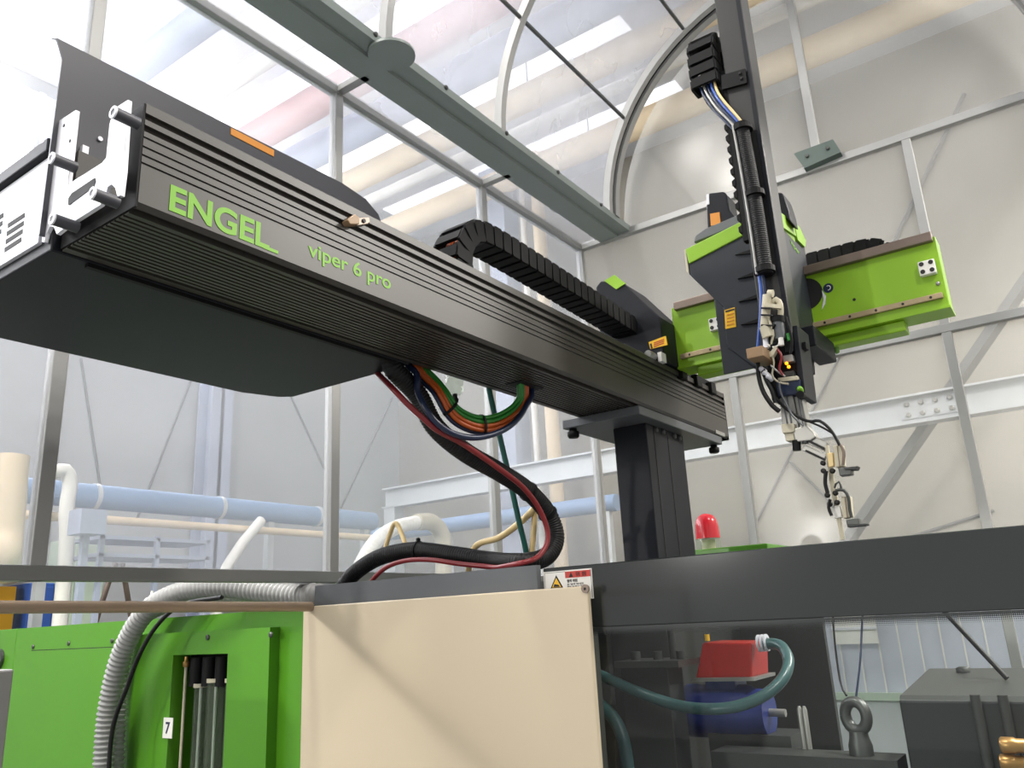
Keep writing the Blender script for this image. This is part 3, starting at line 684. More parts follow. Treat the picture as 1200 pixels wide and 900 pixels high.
polyX(((963, 340), (968, 347), (967, 356), (963, 363), (965, 351)), AXF-.003, .001, 'hole_edge', 'alub', arm)
c = cX(970.5, 337.5, AXF-.001); st_ = MB().cyl(c, c+Vector((.0015, 0, 0)), .0175, 20).build('round_sticker', 'navy', arm)
P = [c+Vector((-.001, .008*math.cos(a), .008*math.sin(a))) for a in [math.radians(60+i*25) for i in range(10)]]
MB().tube(P, .0016, 6).build('sticker_arrow', 'white', st_)
c = cX(1001, 351, AXF-.001); MB().cyl(c, c+Vector((.002, 0, 0)), .0055, 12).build('drill_hole', 'ink', arm)
c = cX(1099, 332, AXF-.004); MB().lathe(c+Vector((.004, 0, 0)), [(.007, 0), (.007, .004), (.003, .006)], 10, (-1, 0, 0)).build('end_screw', 'alu', arm)
for q in ((1086.5, 314), (839, 380)):
    c = cX(q[0], q[1], AXF-.015)
    bk = MB().box(AXF-.024, AXF, c.y-.025, c.y+.025, c.z-.025, c.z+.025).build('stopper_block', 'white', arm, .003)
    for dy in (-.014, .014):
        for dz in (-.013, .014): MB().cyl((AXF-.026, c.y+dy, c.z+dz), (AXF-.022, c.y+dy, c.z+dz), .0075, 10).build('block_screw', 'ink', bk)
cz = 1.232
p2 = [Vector((3.02, .98, cz+.02)), Vector((3.02, .8, cz+.015)), Vector((3.02, .62, cz+.01)), Vector((3.02, .47, cz+.005)), Vector((3.02, .42, cz-.012)), Vector((3.02, .40, cz-.05)), Vector((3.02, .42, cz-.09)), Vector((3.02, .5, cz-.10))]
chain(p2, (1, 0, 0), .95, rob, chl)
MB().box(2.942, 3.08, .36, 1.18, 1.085, 1.10).build('chain_tray', 'dark', rob)
# ---- vertical-axis head
HX = 2.56
head = polyX(((807, 309), (872, 275), (909, 259), (932, 418), (883, 431), (853, 408), (851, 400), (847, 360), (807, 321)), HX, .2, 'axis_head', 'head', rob, .005)
polyX(((803, 292), (869, 259), (907, 242), (909, 259), (872, 275), (807, 309)), HX-.006, .22, 'head_stripe', 'lime', head, .003)
polyX(((801.5, 293), (803.5, 292), (807.5, 321), (804.5, 318)), HX-.003, .1, 'head_edge', 'offw', head)
side = [cY(x, y, .66) for x, y in ((906, 256), (933, 277), (943, 290), (949, 330), (957, 388), (934, 420), (920, 400))]
side = [Vector((max(p.x, HX+.004), p.y, p.z)) for p in side]
MB().prism(side, (0, .25, 0)).build('head_side', 'head', head, .004, fix=True)
for q in (((906.6, 243), (929, 259), (933.5, 277), (908.5, 260)), ((930.5, 259.5), (937, 266), (944.5, 282), (943.5, 289.5), (935, 281))):
    a = [cY(x, y, .652) for x, y in q]; MB().prism(a, (0, .03, 0)).build('head_stripe', 'lime', head, 0, fix=True)
text('head_lettering', 'viper', (2.70, .6592, 1.205), (.93, 0, -.12), (0.1, 0, 1), .026, 'print_g', head, width=.10, bold=.01)
lowq = [cX(x, y, HX) for x, y in ((853, 408), (883, 430), (932, 418), (968, 405), (966, 396), (930, 405))]
MB().prism([cX(x, y, HX+.01) for x, y in ((851, 398), (854, 409), (884, 432), (931, 421), (929, 400))], (.24, 0, 0)).build('head_base', 'dark', head, .003, fix=True)
MB().box(HX+.02, 2.83, .60, .66, .79, .86).build('head_foot', 'dark', head, .004)
for q in ((861, 296, 880, 292), (864, 324, 884, 318), (865, 351, 889, 344), (868, 378, 889, 373)):
    a = [cX(q[0], q[1]+2.5, HX-.008), cX(q[2], q[3], HX-.008), cX(q[2], q[3]+5, HX-.008)]
    MB().prism(a, (.012, 0, 0)).build('vent_fin', 'black', head)
polyX(((849, 363.5), (861, 360), (862.5, 383), (850, 385.5)), HX-.002, .004, 'warning_label', 'yellow', head)
for k in range(4):
    polyX([(852, 368.5+k*4), (860, 366.3+k*4), (860.2, 367.5+k*4), (852, 369.8+k*4)], HX-.0035, .001, 'label_line', 'orangel', head)
polyX(((850, 364.3), (860.5, 361.3), (860.6, 363), (850, 366)), HX-.0035, .001, 'label_mark', 'ink', head)
mo = polyX(((829, 270), (827.5, 236), (831, 226), (848, 224), (852, 229), (855, 246), (861, 254), (862, 262)), 2.62, .09, 'axis_motor', 'dark', rob, .006)
polyX(((828, 240), (827.6, 228), (830.5, 227), (831, 239)), 2.617, .01, 'motor_edge', 'alub', mo)
polyX(((832, 250.5), (843, 248.5), (844.3, 262), (833, 264.5)), 2.617, .003, 'warning_label', 'orangel', mo)
polyX(((813, 284), (815, 276), (826, 268), (864, 252), (870, 254), (869, 262)), 2.60, .12, 'motor_base', 'mgray', rob, .003)
a = [cX(x, y, 2.66) for x, y in ((904, 248), (903, 226), (916, 225), (919, 230), (924, 246), (927, 260))]
MB().prism(a, (.09, 0, 0)).build('axis_motor', 'dark', rob, .006, fix=True)
# ---- mast
MX0, MX1, MY0, MY1 = 2.43, 2.53, .630, .722
mast = MB().box(MX0, MX1, MY0, MY1, .60, 2.55).build('mast', 'mastp', rob, .004, 'dark grey upright mast')
MB().box(MX0-.004, MX0, MY0+.001, MY0+.016, .60, 2.55).build('mast_rail', 'dark', mast, .001)
MB().box(MX0+.01, MX0+.04, MY1, MY1+.02, 1.15, 1.80).build('tooth_rack', 'black', mast)
for i in range(14):
    z = 1.18+i*.043; MB().prism([(MX0+.008, MY1+.018, z), (MX0+.008, MY1+.018, z+.028), (MX0+.008, MY1+.03, z+.022), (MX0+.008, MY1+.03, z+.006)], (.03, 0, 0)).build('rack_tooth', 'black', mast)
mbk = polyX(((845, 88), (873, 80), (875, 97), (846, 105)), MX0-.014, .010, 'chain_bracket', 'black', mast, .001)
for q in ((867, 86), (868.5, 92)):
    c = cX(q[0], q[1], MX0-.015); MB().cyl(c, c-Vector((.004, 0, 0)), .005, 8).build('bracket_screw', 'slot', mbk)
p3 = [Vector((2.44, .79, 1.755)), Vector((2.44, .79, 1.84)), Vector((2.44, .79, 1.90)), Vector((2.455, .79, 1.94)), Vector((2.50, .79, 1.96)), Vector((2.55, .79, 1.94)), Vector((2.565, .79, 1.89)), Vector((2.565, .79, 1.78))]
chain(p3, (0, 1, 0), 1.02, rob, chl)
for i, m in enumerate(('navy', 'alu', 'navy', 'blue', 'beige')):
    dx = (i-2)*4.2
    hp = [cX(x, y, X) for x, y, X in ((828+dx, 92-dx*.3, 2.44), (831+dx, 106-dx*.2, 2.42), (841+dx*.7, 122-dx*.6, 2.405), (855+dx*.5, 137-dx*.7, 2.40), (866+dx*.6, 150-dx*.4, 2.40), (869+dx*.6, 162, 2.40))]
    hose('air_tube', hp, .0048, m, rob, n=8)
tb = [cX(868, 146, 2.40), cX(878, 200, 2.40), cX(888, 260, 2.40), cX(897, 322, 2.40)]
hose('mast_conduit', tb, .0255, 'rubber', rob, pitch=.0075, depth=.07, n=16)
hose('mast_conduit_glint', [p+Vector((-.022, .020, 0)) for p in tb], .004, 'alu', rob, n=8)  # thin bright tube shaped as the highlight along the conduit
for q in ((870, 151), (884, 228), (896, 317)):
    c = cX(q[0], q[1], 2.40); MB().ring(c-Vector((0, 0, .009)), c+Vector((0, 0, .009)), .033, .024, 20).build('conduit_clamp', 'black', rob)
for k, m in ((0, 'blue'), (4, 'navy')):
    hp = [cX(x+k, y, 2.40) for x, y in ((889, 318), (892, 340), (892, 365), (890, 388), (888, 412))]
    hose('air_tube', hp, .0065, m, rob, n=8)

# ------------------------------------------------------------------ wrist on the mast end
wr = thing('robot_wrist', cX(915, 440, 2.40), 'cluttered pneumatic wrist with ivory valves, cables and amber light on mast end', 'wrist')
def pcyl(a, b, X, r, name, m, n=12, parent=wr): return MB().cyl(cX(a[0], a[1], X), cX(b[0], b[1], X), r, n).build(name, m, parent)
pcyl((899, 346), (896, 383), 2.371, .014, 'valve_body', 'offw'); pcyl((897, 383), (901, 396), 2.369, .019, 'valve_cap', 'offw')
pcyl((897, 396), (898, 408), 2.369, .009, 'fitting', 'alub')
pcyl((900, 344), (906, 344), 2.371, .012, 'elbow', 'offw')
hose('valve_loop', [cX(x, y, 2.385) for x, y in ((903, 362), (905, 354), (910, 351), (914, 356), (915, 366), (914, 373))], .009, 'offw', wr)
MB().bar(cX(896, 358, 2.358), cX(916, 360, 2.37), .012, .012).build('strap', 'offw', wr)
pcyl((911, 371), (911, 378), 2.385, .021, 'cylinder_cap', 'black'); pcyl((911, 378), (914, 398), 2.385, .018, 'pneumatic_cylinder', 'mgray', 16)
for y in (361, 369, 381): pcyl((892, y), (905, y+.5), 2.354, .003, 'cable_tie', 'ink', 8)
pcyl((915, 396), (916, 405), 2.37, .008, 'fitting', 'white'); pcyl((924, 391), (926, 399), 2.38, .008, 'green_fitting', 'green')
MB().box(2.30, 2.42, cX(884, 420, 2.37).y-.05, cX(884, 420, 2.37).y, cX(884, 427, 2.37).z, cX(884, 415, 2.37).z).build('bracket_block', 'wood', wr, .002)
polyX(((886, 416), (903, 412), (908, 405), (911, 408), (905, 418), (888, 420)), 2.36, .02, 'bracket_arm', 'offw', wr)
polyX(((905, 402), (934, 398), (941, 464), (909, 468), (903, 430)), 2.408, .026, 'wrist_body', 'black', wr, .004)
polyX(((928, 382), (934, 381), (944, 464), (937, 466)), 2.40, .12, 'wrist_plate', 'dark', wr, .002)
polyX(((908, 447), (937, 444), (938, 461), (911, 465)), 2.385, .03, 'valve_block', 'navy', wr, .003)
polyX(((911, 443), (934, 440), (935, 445), (912, 448)), 2.38, .03, 'terminal_strip', 'offw', wr, .002)
polyX(((917, 436), (930, 434), (931, 440), (918, 442)), 2.385, .03, 'relay', 'iron', wr, .002)
polyX(((917, 417), (928, 415), (930, 423), (918, 425)), 2.385, .03, 'sensor', 'alu', wr, .002)
for q in ((922, 426), (924.5, 430)):
    c = cX(q[0], q[1], 2.378); MB().lathe(c, [(.005, 0), (.005, .004), (.002, .006)], 10, (-1, 0, 0)).build('indicator_light', 'glow', wr)
c = cX(938, 457, 2.385); MB().lathe(c, [(.007, -.01), (.009, 0), (.008, .010), (.003, .013)], 12, (-1, 0, .3)).build('lime_knob', 'print_g', wr)
c = cX(940, 464, 2.39); MB().lathe(c, [(.012, 0), (.012, .02)], 12, (-1, 0, 0)).build('knob', 'black', wr)
polyX(((918, 390), (927, 389), (930, 412), (920, 414)), 2.392, .02, 'black_coil', 'rubber', wr, .004)
polyX(((936, 402), (944, 400), (945, 408), (937, 411)), 2.43, .03, 'side_valve', 'black', wr, .002)
for pts, r, m in (([(897, 402), (905, 407), (912, 405), (914, 398)], .003, 'white'), ([(903, 412), (907, 425), (905, 440), (913, 448), (924, 450)], .003, 'offw'),
                  ([(888, 425), (889, 440), (894, 458), (904, 474), (913, 482)], .007, 'rubber'), ([(893, 430), (898, 445), (905, 458), (909, 472)], .007, 'rubber'),
                  ([(903, 428), (912, 436), (920, 441)], .003, 'alu'), ([(913, 446), (915, 460), (922, 474), (928, 486), (940, 498)], .003, 'mgray'),
                  ([(908, 380), (902, 395), (905, 410)], .004, 'black'), ([(921, 372), (925, 385), (928, 400), (926, 415)], .004, 'black'),
                  ([(910, 408), (916, 418), (913, 432), (918, 440)], .004, 'red'), ([(900, 372), (906, 390), (903, 405)], .004, 'offw')):
    hose('wrist_cable', [cX(x, y, 2.365) for x, y in pts], r, m, wr, n=8)
for q in ((897, 436), (901, 441), (905, 445)):
    c = cX(q[0], q[1], 2.375); MB().lathe(c, [(.008, 0), (.008, .02), (.005, .024)], 10, (-.6, .3, .4)).build('push_fitting', 'alub', wr)
MB().prism([cX(x, y, 2.38) for x, y in ((893, 432), (905, 432), (912, 466), (905, 468))], (.03, 0, 0)).build('fitting_rail', 'black', wr, .002, fix=True)

# ------------------------------------------------------------------ gripper tool
gr = thing('gripper_tool', cX(930, 500, 2.42), 'silver aluminium gripper tool with two jaws hanging below the wrist', 'gripper')
polyX(((913, 465), (929, 463), (936, 505), (918, 508)), 2.40, .045, 'profile', 'alu', gr, .002)
polyX(((930, 463), (939, 462), (947, 503), (938, 505)), 2.41, .045, 'profile', 'alu', gr, .002)
for q in ((917, 465, 924, 505), (922, 464, 929, 505), (935, 463, 942, 503)):
    a, b = cX(q[0], q[1], 2.399), cX(q[2], q[3], 2.399); MB().bar(a, b, .004, .004, (1, 0, 0)).build('profile_slot', 'mgray', gr)
polyX(((915, 497), (930, 496), (931, 506), (917, 508)), 2.385, .03, 'clamp_block', 'offw', gr, .002)
polyX(((928, 503), (945, 498), (953, 506), (956, 512), (950, 516), (932, 518)), 2.39, .05, 'cross_block', 'alu', gr, .003)
polyX(((919, 508), (930, 507), (931, 516), (921, 517)), 2.39, .04, 'clamp_jaw', 'offw', gr, .002)
pcyl((933, 516), (934, 528), 2.40, .012, 'damper', 'black', 14, gr); pcyl((943, 514), (944, 520), 2.40, .009, 'damper', 'iron', 12, gr)
a, b = cX(944, 513, 2.41), cX(969, 524, 2.41); MB().bar(a, b, .02, .026, (0, 0, 1)).build('outrigger', 'alu', gr, .002)
a, b = cX(942, 525, 2.41), cX(968, 537, 2.41); MB().bar(a, b, .02, .018, (0, 0, 1)).build('outrigger', 'alu', gr, .002)
a, b = cX(948, 517, 2.395), cX(966, 526, 2.395); MB().bar(a, b, .004, .007, (0, 0, 1)).build('outrigger_slot', 'ink', gr)
a, b = cX(944, 528, 2.395), cX(967, 539, 2.395); MB().bar(a, b, .004, .006, (0, 0, 1)).build('outrigger_slot', 'ink', gr)
bar = MB().prism([cX(x, y, 2.40) for x, y in ((966.5, 522), (970, 521.5), (977, 560), (989, 632), (985, 633), (972, 565))], (.012, 0, 0)).build('hanging_bar', 'offw', gr, 0, fix=True)
polyX(((969, 531), (976, 530), (977, 546), (971, 548)), 2.395, .02, 'bar_block', 'beige', gr, .002)
for q in ((965, 543), (965.5, 552), (976, 552), (970, 580.5), (979.5, 578), (981.5, 589), (973, 591)):
    c = cX(q[0], q[1], 2.395); MB().lathe(c, [(.0075, 0), (.0075, .008), (.004, .01)], 10, (-1, 0, 0)).build('bar_screw', 'ink', gr)
for (ox, oy) in ((0, 0), (9, 60)):
    s_ = 1
    gb = polyX([(976+ox, 522+oy), (987+ox, 521+oy), (989+ox, 546+oy), (979+ox, 548+oy)], 2.385, .03, 'gripper_cylinder', 'offw', gr, .003)
    a, b = cX(981+ox, 522+oy, 2.384), cX(984+ox, 547+oy, 2.384); MB().bar(a, b, .002, .003, (1, 0, 0)).build('cylinder_groove', 'rail', gb)
    polyX([(982+ox, 549+oy), (997+ox, 547+oy), (998+ox, 556+oy), (984+ox, 558+oy)], 2.38, .03, 'jaw_body', 'steel', gr, .002)
    a = [(988+ox, 548+oy), (1005+ox, 546+oy), (1003+ox, 550+oy), (990+ox, 551+oy)] if ox == 0 else [(993, 614), (1016, 613.5), (1015, 615.5), (993, 618)]
    polyX(a, 2.375, .035, 'jaw_finger', 'iron', gr, .001)
polyX(((974, 593), (984, 592), (987, 606), (977, 607.5)), 2.395, .02, 'bar_block', 'white', gr, .002)
for pts, r, m in (([(909, 466), (920, 478), (938, 490), (950, 494), (960, 493), (972, 502), (980, 514), (984, 522)], .0045, 'rubber'),
                  ([(912, 470), (930, 486), (948, 494), (962, 500), (976, 508)], .003, 'rubber'), ([(985, 521), (989, 530), (988, 546)], .004, 'rail'),
                  ([(968, 552), (967, 566), (970, 578)], .0055, 'rubber'), ([(973, 585), (971, 595), (975, 605)], .0045, 'rubber'),
                  ([(978, 572), (980, 566), (984, 565), (986, 574)], .003, 'iron'), ([(979, 575), (988, 574), (994, 582), (996, 598), (998, 606)], .0045, 'iron')):
    hose('gripper_cable', [cX(x, y, 2.378) for x, y in pts], r, m, gr, n=8)

# ------------------------------------------------------------------ hoses under the beam
MB().box(1.604, 1.70, 1.4495, 1.53, .735, .80).build('hose_block', 'dark', rob)
MB().box(1.955, 2.075, 1.322, 1.382, .6915, .6955).build('cable_port', 'slot', beam)
RC = .0295
hp = [Vector((1.566, 1.489, .712)), Vector((1.572, 1.489, .68))]+[cY(x, y, Y) for x, y, Y in ((489, 462, 1.475), (510, 500, 1.46), (545, 530, 1.44), (585, 553, 1.43), (618, 575, 1.42), (642, 602, 1.41), (651, 630, 1.40), (640, 652, 1.41), (612, 659, 1.44))]
hp += [cX(x, y, X) for x, y, X in ((575, 657, 2.12), (530, 650, 2.11), (485, 645, 2.11), (445, 653, 2.10), (415, 672, 2.10), (400, 691, 2.10))]
PC = spline(hp, .01)
tag(hose('corrugated_hose', hp, RC, 'rubber', None, pitch=.009, depth=.08, n=16), 'thick black corrugated hose looping from beam to grey housing', 'hose')
# drooping bundle: eight tubes laid side by side along one guide line
guide = [Vector((2.0, 1.35, .706)), Vector((2.003, 1.351, .685))]+[cY(x, y, Y) for x, y, Y in ((612, 472, 1.372), (594, 490, 1.385), (566, 499, 1.395), (538, 490, 1.41), (514, 468, 1.435), (501, 447, 1.465))]+[Vector((1.662, 1.487, .715)), Vector((1.662, 1.488, .739))]
GP = repel(spline(guide, .012), PC, .061)
for _ in range(6): GP = GP[:2]+[(GP[i-1]+GP[i]*2+GP[i+1])/4 for i in range(2, len(GP)-2)]+GP[-2:]
BP = []
for k, m in enumerate(('green', 'green', 'orange', 'orange', 'green', 'green', 'orange', 'navy')):
    on = ((k % 4)-1.5)*.0128+(.0032 if k > 3 else -.0032); ob = .0057 if k > 3 else -.0057; P = []
    for i, p in enumerate(GP):
        t = (GP[min(i+1, len(GP)-1)]-GP[max(i-1, 0)]).normalized(); b = Vector((0, 1, 0)); b = (b-t*b.dot(t)).normalized(); P.append(p+t.cross(b)*on+b*ob)
    BP.append(P); t = hose_along('air_hose', P, .0062, m, 8); cl = {'green': 'bright green', 'orange': 'orange', 'navy': 'dark navy'}[m]
    tag(t, cl+' air hose in the drooping bundle under the beam', 'hose', cl+' hoses of the drooping bundle')
ALLB = [p for P in BP for p in P]
hp = [Vector((1.618, 1.487, .739)), Vector((1.620, 1.484, .70))]+[cY(x, y, Y) for x, y, Y in ((494, 470, 1.43), (508, 492, 1.405), (530, 508, 1.39), (560, 513, 1.375), (592, 503, 1.362), (612, 484, 1.352))]+[Vector((2.055, 1.352, .69)), Vector((2.056, 1.352, .704))]
PN = spline(hp, .012)
for _ in range(2): PN = repel(repel(PN, ALLB, .0155, 2), PC, RC+.0092, 2)
tag(hose_along('air_hose', PN, .009, 'navy'), 'thicker dark blue hose beside the black corrugated hose', 'hose')
hp = [cZ(441, 436, .70)+Vector((0, 0, .0))]+[cY(x, y, Y) for x, y, Y in ((460, 455, 1.47), (482, 478, 1.44), (510, 500, 1.41), (550, 525, 1.395), (590, 553, 1.385), (615, 573, 1.38), (634, 600, 1.375), (643, 630, 1.37), (632, 652, 1.38), (610, 660, 1.40))]
hp += [cX(x, y, X) for x, y, X in ((580, 664, 2.08), (540, 661, 2.065), (505, 656, 2.06), (475, 657, 2.06), (450, 666, 2.055), (433, 684, 2.055))]
PR = spline(hp, .012)
for _ in range(3): PR = repel(repel(PR, PN, .0176, 2), PC, RC+.0080, 2)
tag(hose_along('red_hose', PR, .0082, 'red'), 'smooth red hose running along the black corrugated hose', 'hose')
def tangent(P, c):
    i = min(range(len(P)), key=lambda j: (P[j]-c).length); i = max(1, min(len(P)-2, i)); return P[i], (P[i+1]-P[i-1]).normalized()
for q, Yk in (((566, 499), 1.395), ((527, 482), 1.42)):
    c, t = tangent(GP, cY(q[0], q[1], Yk)); o = band(c, t, .030, .0155, 'cable_tie', 'black')
    tag(o, 'black cable tie around the drooping bundle of air hoses', 'cable tie', 'ties on the hose bundle')
c, t = tangent(PC, cX(490, 645, 2.11)); o = band(c, t, RC, RC, 'cable_tie', 'black'); tag(o, 'black cable tie with knob on top of the corrugated hose', 'cable tie')
MB().lathe(c+Vector((0, 0, RC+.001)), [(.007, 0), (.008, .003), (.008, .009), (.004, .012)], 12).build('tie_knob', 'black', o)
for q in ((619, 575, 1.42), (641, 601, 1.41)):
    c, t = tangent(PC, cY(*q)); o = band(c, t, RC, RC, 'cable_tie', 'black')
    tag(o, 'black cable tie binding red and corrugated hoses together', 'cable tie', 'ties on the corrugated hose')
TT = .098                                   # top of the grey housing behind its lip
P = spline([Vector((2.02, 1.5, .80)), cY(573, 455, 1.5), cY(583, 500, 1.5), cY(597, 560, 1.5), cY(608, 610, 1.5), cY(617, 650, 1.5), Vector((2.175, 1.5, TT))], .012)
tag(hose_along('teal_tube', repel(P, PC, RC+.010), .0095, 'teal'), 'straight dark teal tube from beam down to grey housing', 'tube')
hp = [cX(x, y, X) for x, y, X in ((545, 660, 2.3), (555, 643, 2.27), (585, 630, 2.22), (610, 612, 2.2), (628, 594, 2.19))]
P = spline([Vector((hp[0].x, hp[0].y, TT))]+hp[1:], .012); P = repel(P, PC, RC+.0105); PB = P
tag(hose_along('beige_tube', P, .011, 'beige'), 'beige tube sloping up to the black corrugated hose', 'tube')
hp = [cX(x, y, X) for x, y, X in ((623, 650, 2.206), (625, 630, 2.206), (626, 610, 2.21), (627, 600, 2.214))]; hp = [Vector((hp[0].x, hp[0].y, TT))]+hp
P = spline(hp, .012); P = repel(repel(P, PC, RC+.0095), PB, .0205)
tag(hose_along('beige_tube', P, .010, 'beige'), 'beige tube standing upright beside the teal tube', 'tube')
hp = [cX(x, y, X) for x, y, X in ((451, 645, 2.13), (454, 634, 2.14), (459, 620, 2.15), (463, 612, 2.15), (468, 619, 2.15), (473, 632, 2.14), (476, 642, 2.13))]
P = repel(spline(hp, .008), PC, RC+.0078)
tag(hose_along('beige_tube', P, .0085, 'beige'), 'short beige tube bent double above the corrugated hose', 'tube')
fb = thing('filter_bowl', cY(533, 462, 1.5), 'small clear filter bowl with black drain under the beam', 'filter')
c = cY(533, 462, 1.5); MB().lathe(c, [(.020, .07), (.028, .06), (.028, .01), (.022, 0)][::-1], 18).build('bowl', 'tubeglass', fb)
MB().lathe(c-Vector((0, 0, .026)), [(.010, 0), (.012, .01), (.008, .014), (.008, .026)], 12).build('drain', 'black', fb)
MB().box(c.x-.03, c.x+.03, 1.47, 1.53, c.z+.068, c.z+.13).build('filter_head', 'dark', fb)
MB().box(c.x-.02, c.x+.02, 1.449, 1.475, c.z+.075, c.z+.12).build('filter_mount', 'dark', fb)

# ------------------------------------------------------------------ grey conduits, guard tube and cable on the left
hp = [cX(x, y, X) for x, y, X in ((135, 960, 1.972), (135, 900, 1.972), (138, 830, 1.972), (143, 775, 1.972), (156, 735, 1.974), (186, 712, 2.0), (230, 703, 2.04), (270, 700, 2.1), (320, 700, 2.17))]
hp += [Vector((2.19, 2.41, .116)), Vector((2.19, 2.352, .112)), Vector((2.19, 2.295, .105))]
C2 = spline(hp, .0205/4)
def ribbed(name, P, r): return MB().tube(P, r, 18, True, [r*(1-.19*(0, .8, 1, .2)[i % 4]) for i in range(len(P))]).build(name, 'ghose')
hp = [cX(x, y, X) for x, y, X in ((116, 960, 1.90), (121, 900, 1.90), (127, 830, 1.895), (143, 765, 1.895), (172, 716, 1.905), (212, 694, 1.94), (258, 688, 1.975), (300, 692, 2.015))]
hp += [Vector((2.052, 2.44, .1195)), Vector((2.056, 2.38, .1185)), Vector((2.058, 2.35, .1185)), Vector((2.058, 2.295, .105))]
C1 = repel(spline(hp, .0205/4), C2, .0765)
tag(ribbed('corrugated_conduit', C1, .042), 'grey corrugated conduit arching over to the grey housing', 'conduit')
tag(ribbed('corrugated_conduit', C2, .036), 'grey corrugated conduit tucked behind the larger arching conduit', 'conduit')
hp = [cX(x, y, X) for x, y, X in ((125, 960, 1.84), (131, 860, 1.84), (148, 808, 1.845), (166, 762, 1.85), (188, 728, 1.87), (215, 708, 1.90), (260, 700, 1.92))]
P = repel(repel(spline(hp, .012), C2, .0445), C1, .0503)
tag(hose_along('black_cable', P, .0085, 'rubber'), 'thin black cable strapped along the arching conduit', 'cable')
hp = [cX(x, y, X) for x, y, X in ((300, 690, 2.10), (320, 693, 2.11), (345, 694, 2.13))]+[Vector((2.125, 2.44, .152)), Vector((2.125, 2.37, .149)), Vector((2.125, 2.33, .14)), Vector((2.125, 2.295, .13))]
P = repel(repel(spline(hp, .012), C2, .0425), C1, .0482)
tag(hose_along('black_cable', P, .006, 'rubber'), 'short black cable entering the end of the grey housing', 'cable')
c = cX(365, 711, 1.992)
gt_ = thing('guard_tube', (.4, c.y, c.z-.018), 'brown steel tube reaching out horizontally from the cream panel', 'tube')
te = Vector((1.991, c.y, c.z)); tn = cY(0, 711.5, c.y); tn = te+(tn-te)*((te.x+1.1)/(te.x-tn.x))
MB().cyl(tn, te, .0165, 16).build('tube', 'tubep', gt_)
MB().lathe((1.992, c.y, c.z), [(.0165, 0), (.0165, .004)], 14, (-1, 0, 0)).build('end_plug', 'ink', gt_)
MB().box(-1.14, -1.09, c.y-.02, c.y+.02, FL, tn.z+.03).build('stand', 'rail', gt_)
gc = thing('grey_terminal', (1.02, 2.9, FL), 'pale grey terminal cabinet corner beside the green cabinet', 'cabinet')
c = cX(17, 784, 1.2)
MB().box(.85, 1.2, c.y, c.y+.5, FL+.06, c.z).build('body', 'ghose', gc, .006)
MB().box(.87, 1.18, c.y+.02, c.y+.48, FL, FL+.06).build('plinth', 'iron', gc)
# ------------------------------------------------------------------ hall beyond the booth
gb_ = thing('steel_beam', (6.5, 2.6, 1.22), 'galvanised horizontal steel beam crossing behind the booth end wall', 'beam')
MB().box(6.50, 6.512, -2.5, 6.3, 1.24, 1.43).build('web', 'galv', gb_)
MB().box(6.44, 6.58, -2.5, 6.3, 1.225, 1.243).build('bottom_flange', 'galv', gb_); MB().box(6.44, 6.58, -2.5, 6.3, 1.43, 1.445).build('top_flange', 'galv', gb_)
a, b = cX(1055, 478, 6.49), cX(1125, 478, 6.49)
sp_ = MB().box(6.488, 6.5, b.y, a.y, 1.27, 1.41).build('splice_plate', 'galv', gb_)
for i in range(4):
    for z in (1.30, 1.38): MB().lathe((6.488, a.y+(b.y-a.y)*(.12+.25*i), z), [(.02, 0), (.02, .015), (.012, .02)], 6, (-1, 0, 0)).build('splice_bolt', 'alu', sp_)
for yy in (-2.3, 6.2):
    MB().box(6.45, 6.6, yy-.08, yy+.08, FL, 1.225).build('beam_post', 'galv', gb_)
def one(name, mb, m, label, cat, group=None): return tag(mb.build(name, m), label, cat, group)
a, b = cX(955, 690, 6.72), cX(1240, 275, 6.72); d = (b-a); a = a+d*((FL-a.z)/d.z)
one('diagonal_brace', MB().bar(a, a+d*1.35*((CZ-FL)/(1.35*d.z)) , .06, .22, (1, 0, 0)), 'brace', 'wide grey diagonal steel brace behind the booth end wall', 'brace')
def rod(p, q, X, r=.012, lab='thin grey diagonal tie rod on the back wall of the hall', grp='tie rods on the back wall'):
    a, b = cX(p[0], p[1], X), cX(q[0], q[1], X); one('tie_rod', MB().cyl(a, b, r, 8), 'brace', lab, 'rod', grp)
rod((1000, 385), (880, 625), 7.985); rod((1130, 110), (1035, 310), 7.975, .02); rod((925, 540), (985, 600), 7.985); rod((1070, 628), (1165, 598), 7.985)
def rodY(p, q, Y, r=.012):
    a, b = cY(p[0], p[1], Y), cY(q[0], q[1], Y); one('tie_rod', MB().cyl(a, b, r, 8), 'brace', 'thin grey diagonal tie rod on the left wall of the hall', 'rod', 'tie rods on the left wall')
rodY((230, 430), (160, 610), 7.485); rodY((325, 430), (385, 560), 7.485); rodY((95, 420), (122, 600), 7.485); rodY((460, 466), (400, 595), 7.485)
c = cY(252, 520, 7.3); one('steel_column', MB().box(c.x-.02, c.x+.02, 7.2, 7.45, FL, CZ).box(c.x-.13, c.x+.13, 7.2, 7.22, FL, CZ).box(c.x-.13, c.x+.13, 7.43, 7.45, FL, CZ), 'duct', 'pale blue grey steel column on the left hall wall', 'column')
a, b = cY(-60, 558, 5.6), cY(385, 610, 5.6)
bpp = thing('lagged_pipe', ((a.x+b.x)/2, 5.6, a.z), 'pale blue lagged pipe running level behind the booth side wall', 'pipe')
zc = (cY(90, 575, 5.6).z+cY(380, 610, 5.6).z)/2
MB().cyl((a.x, 5.6, zc), (5.6, 5.6, zc), .085, 18).build('pipe_run', 'bluep', bpp)
for x in (2.9, 3.9, 4.9): MB().ring((x-.015, 5.6, zc), (x+.015, 5.6, zc), .092, .084, 18).build('pipe_band', 'galv', bpp)
for x in (2.6, 4.4, 5.5): MB().box(x-.03, x+.03, 5.58, 5.64, FL, zc-.08).build('pipe_stand', 'galv', bpp)
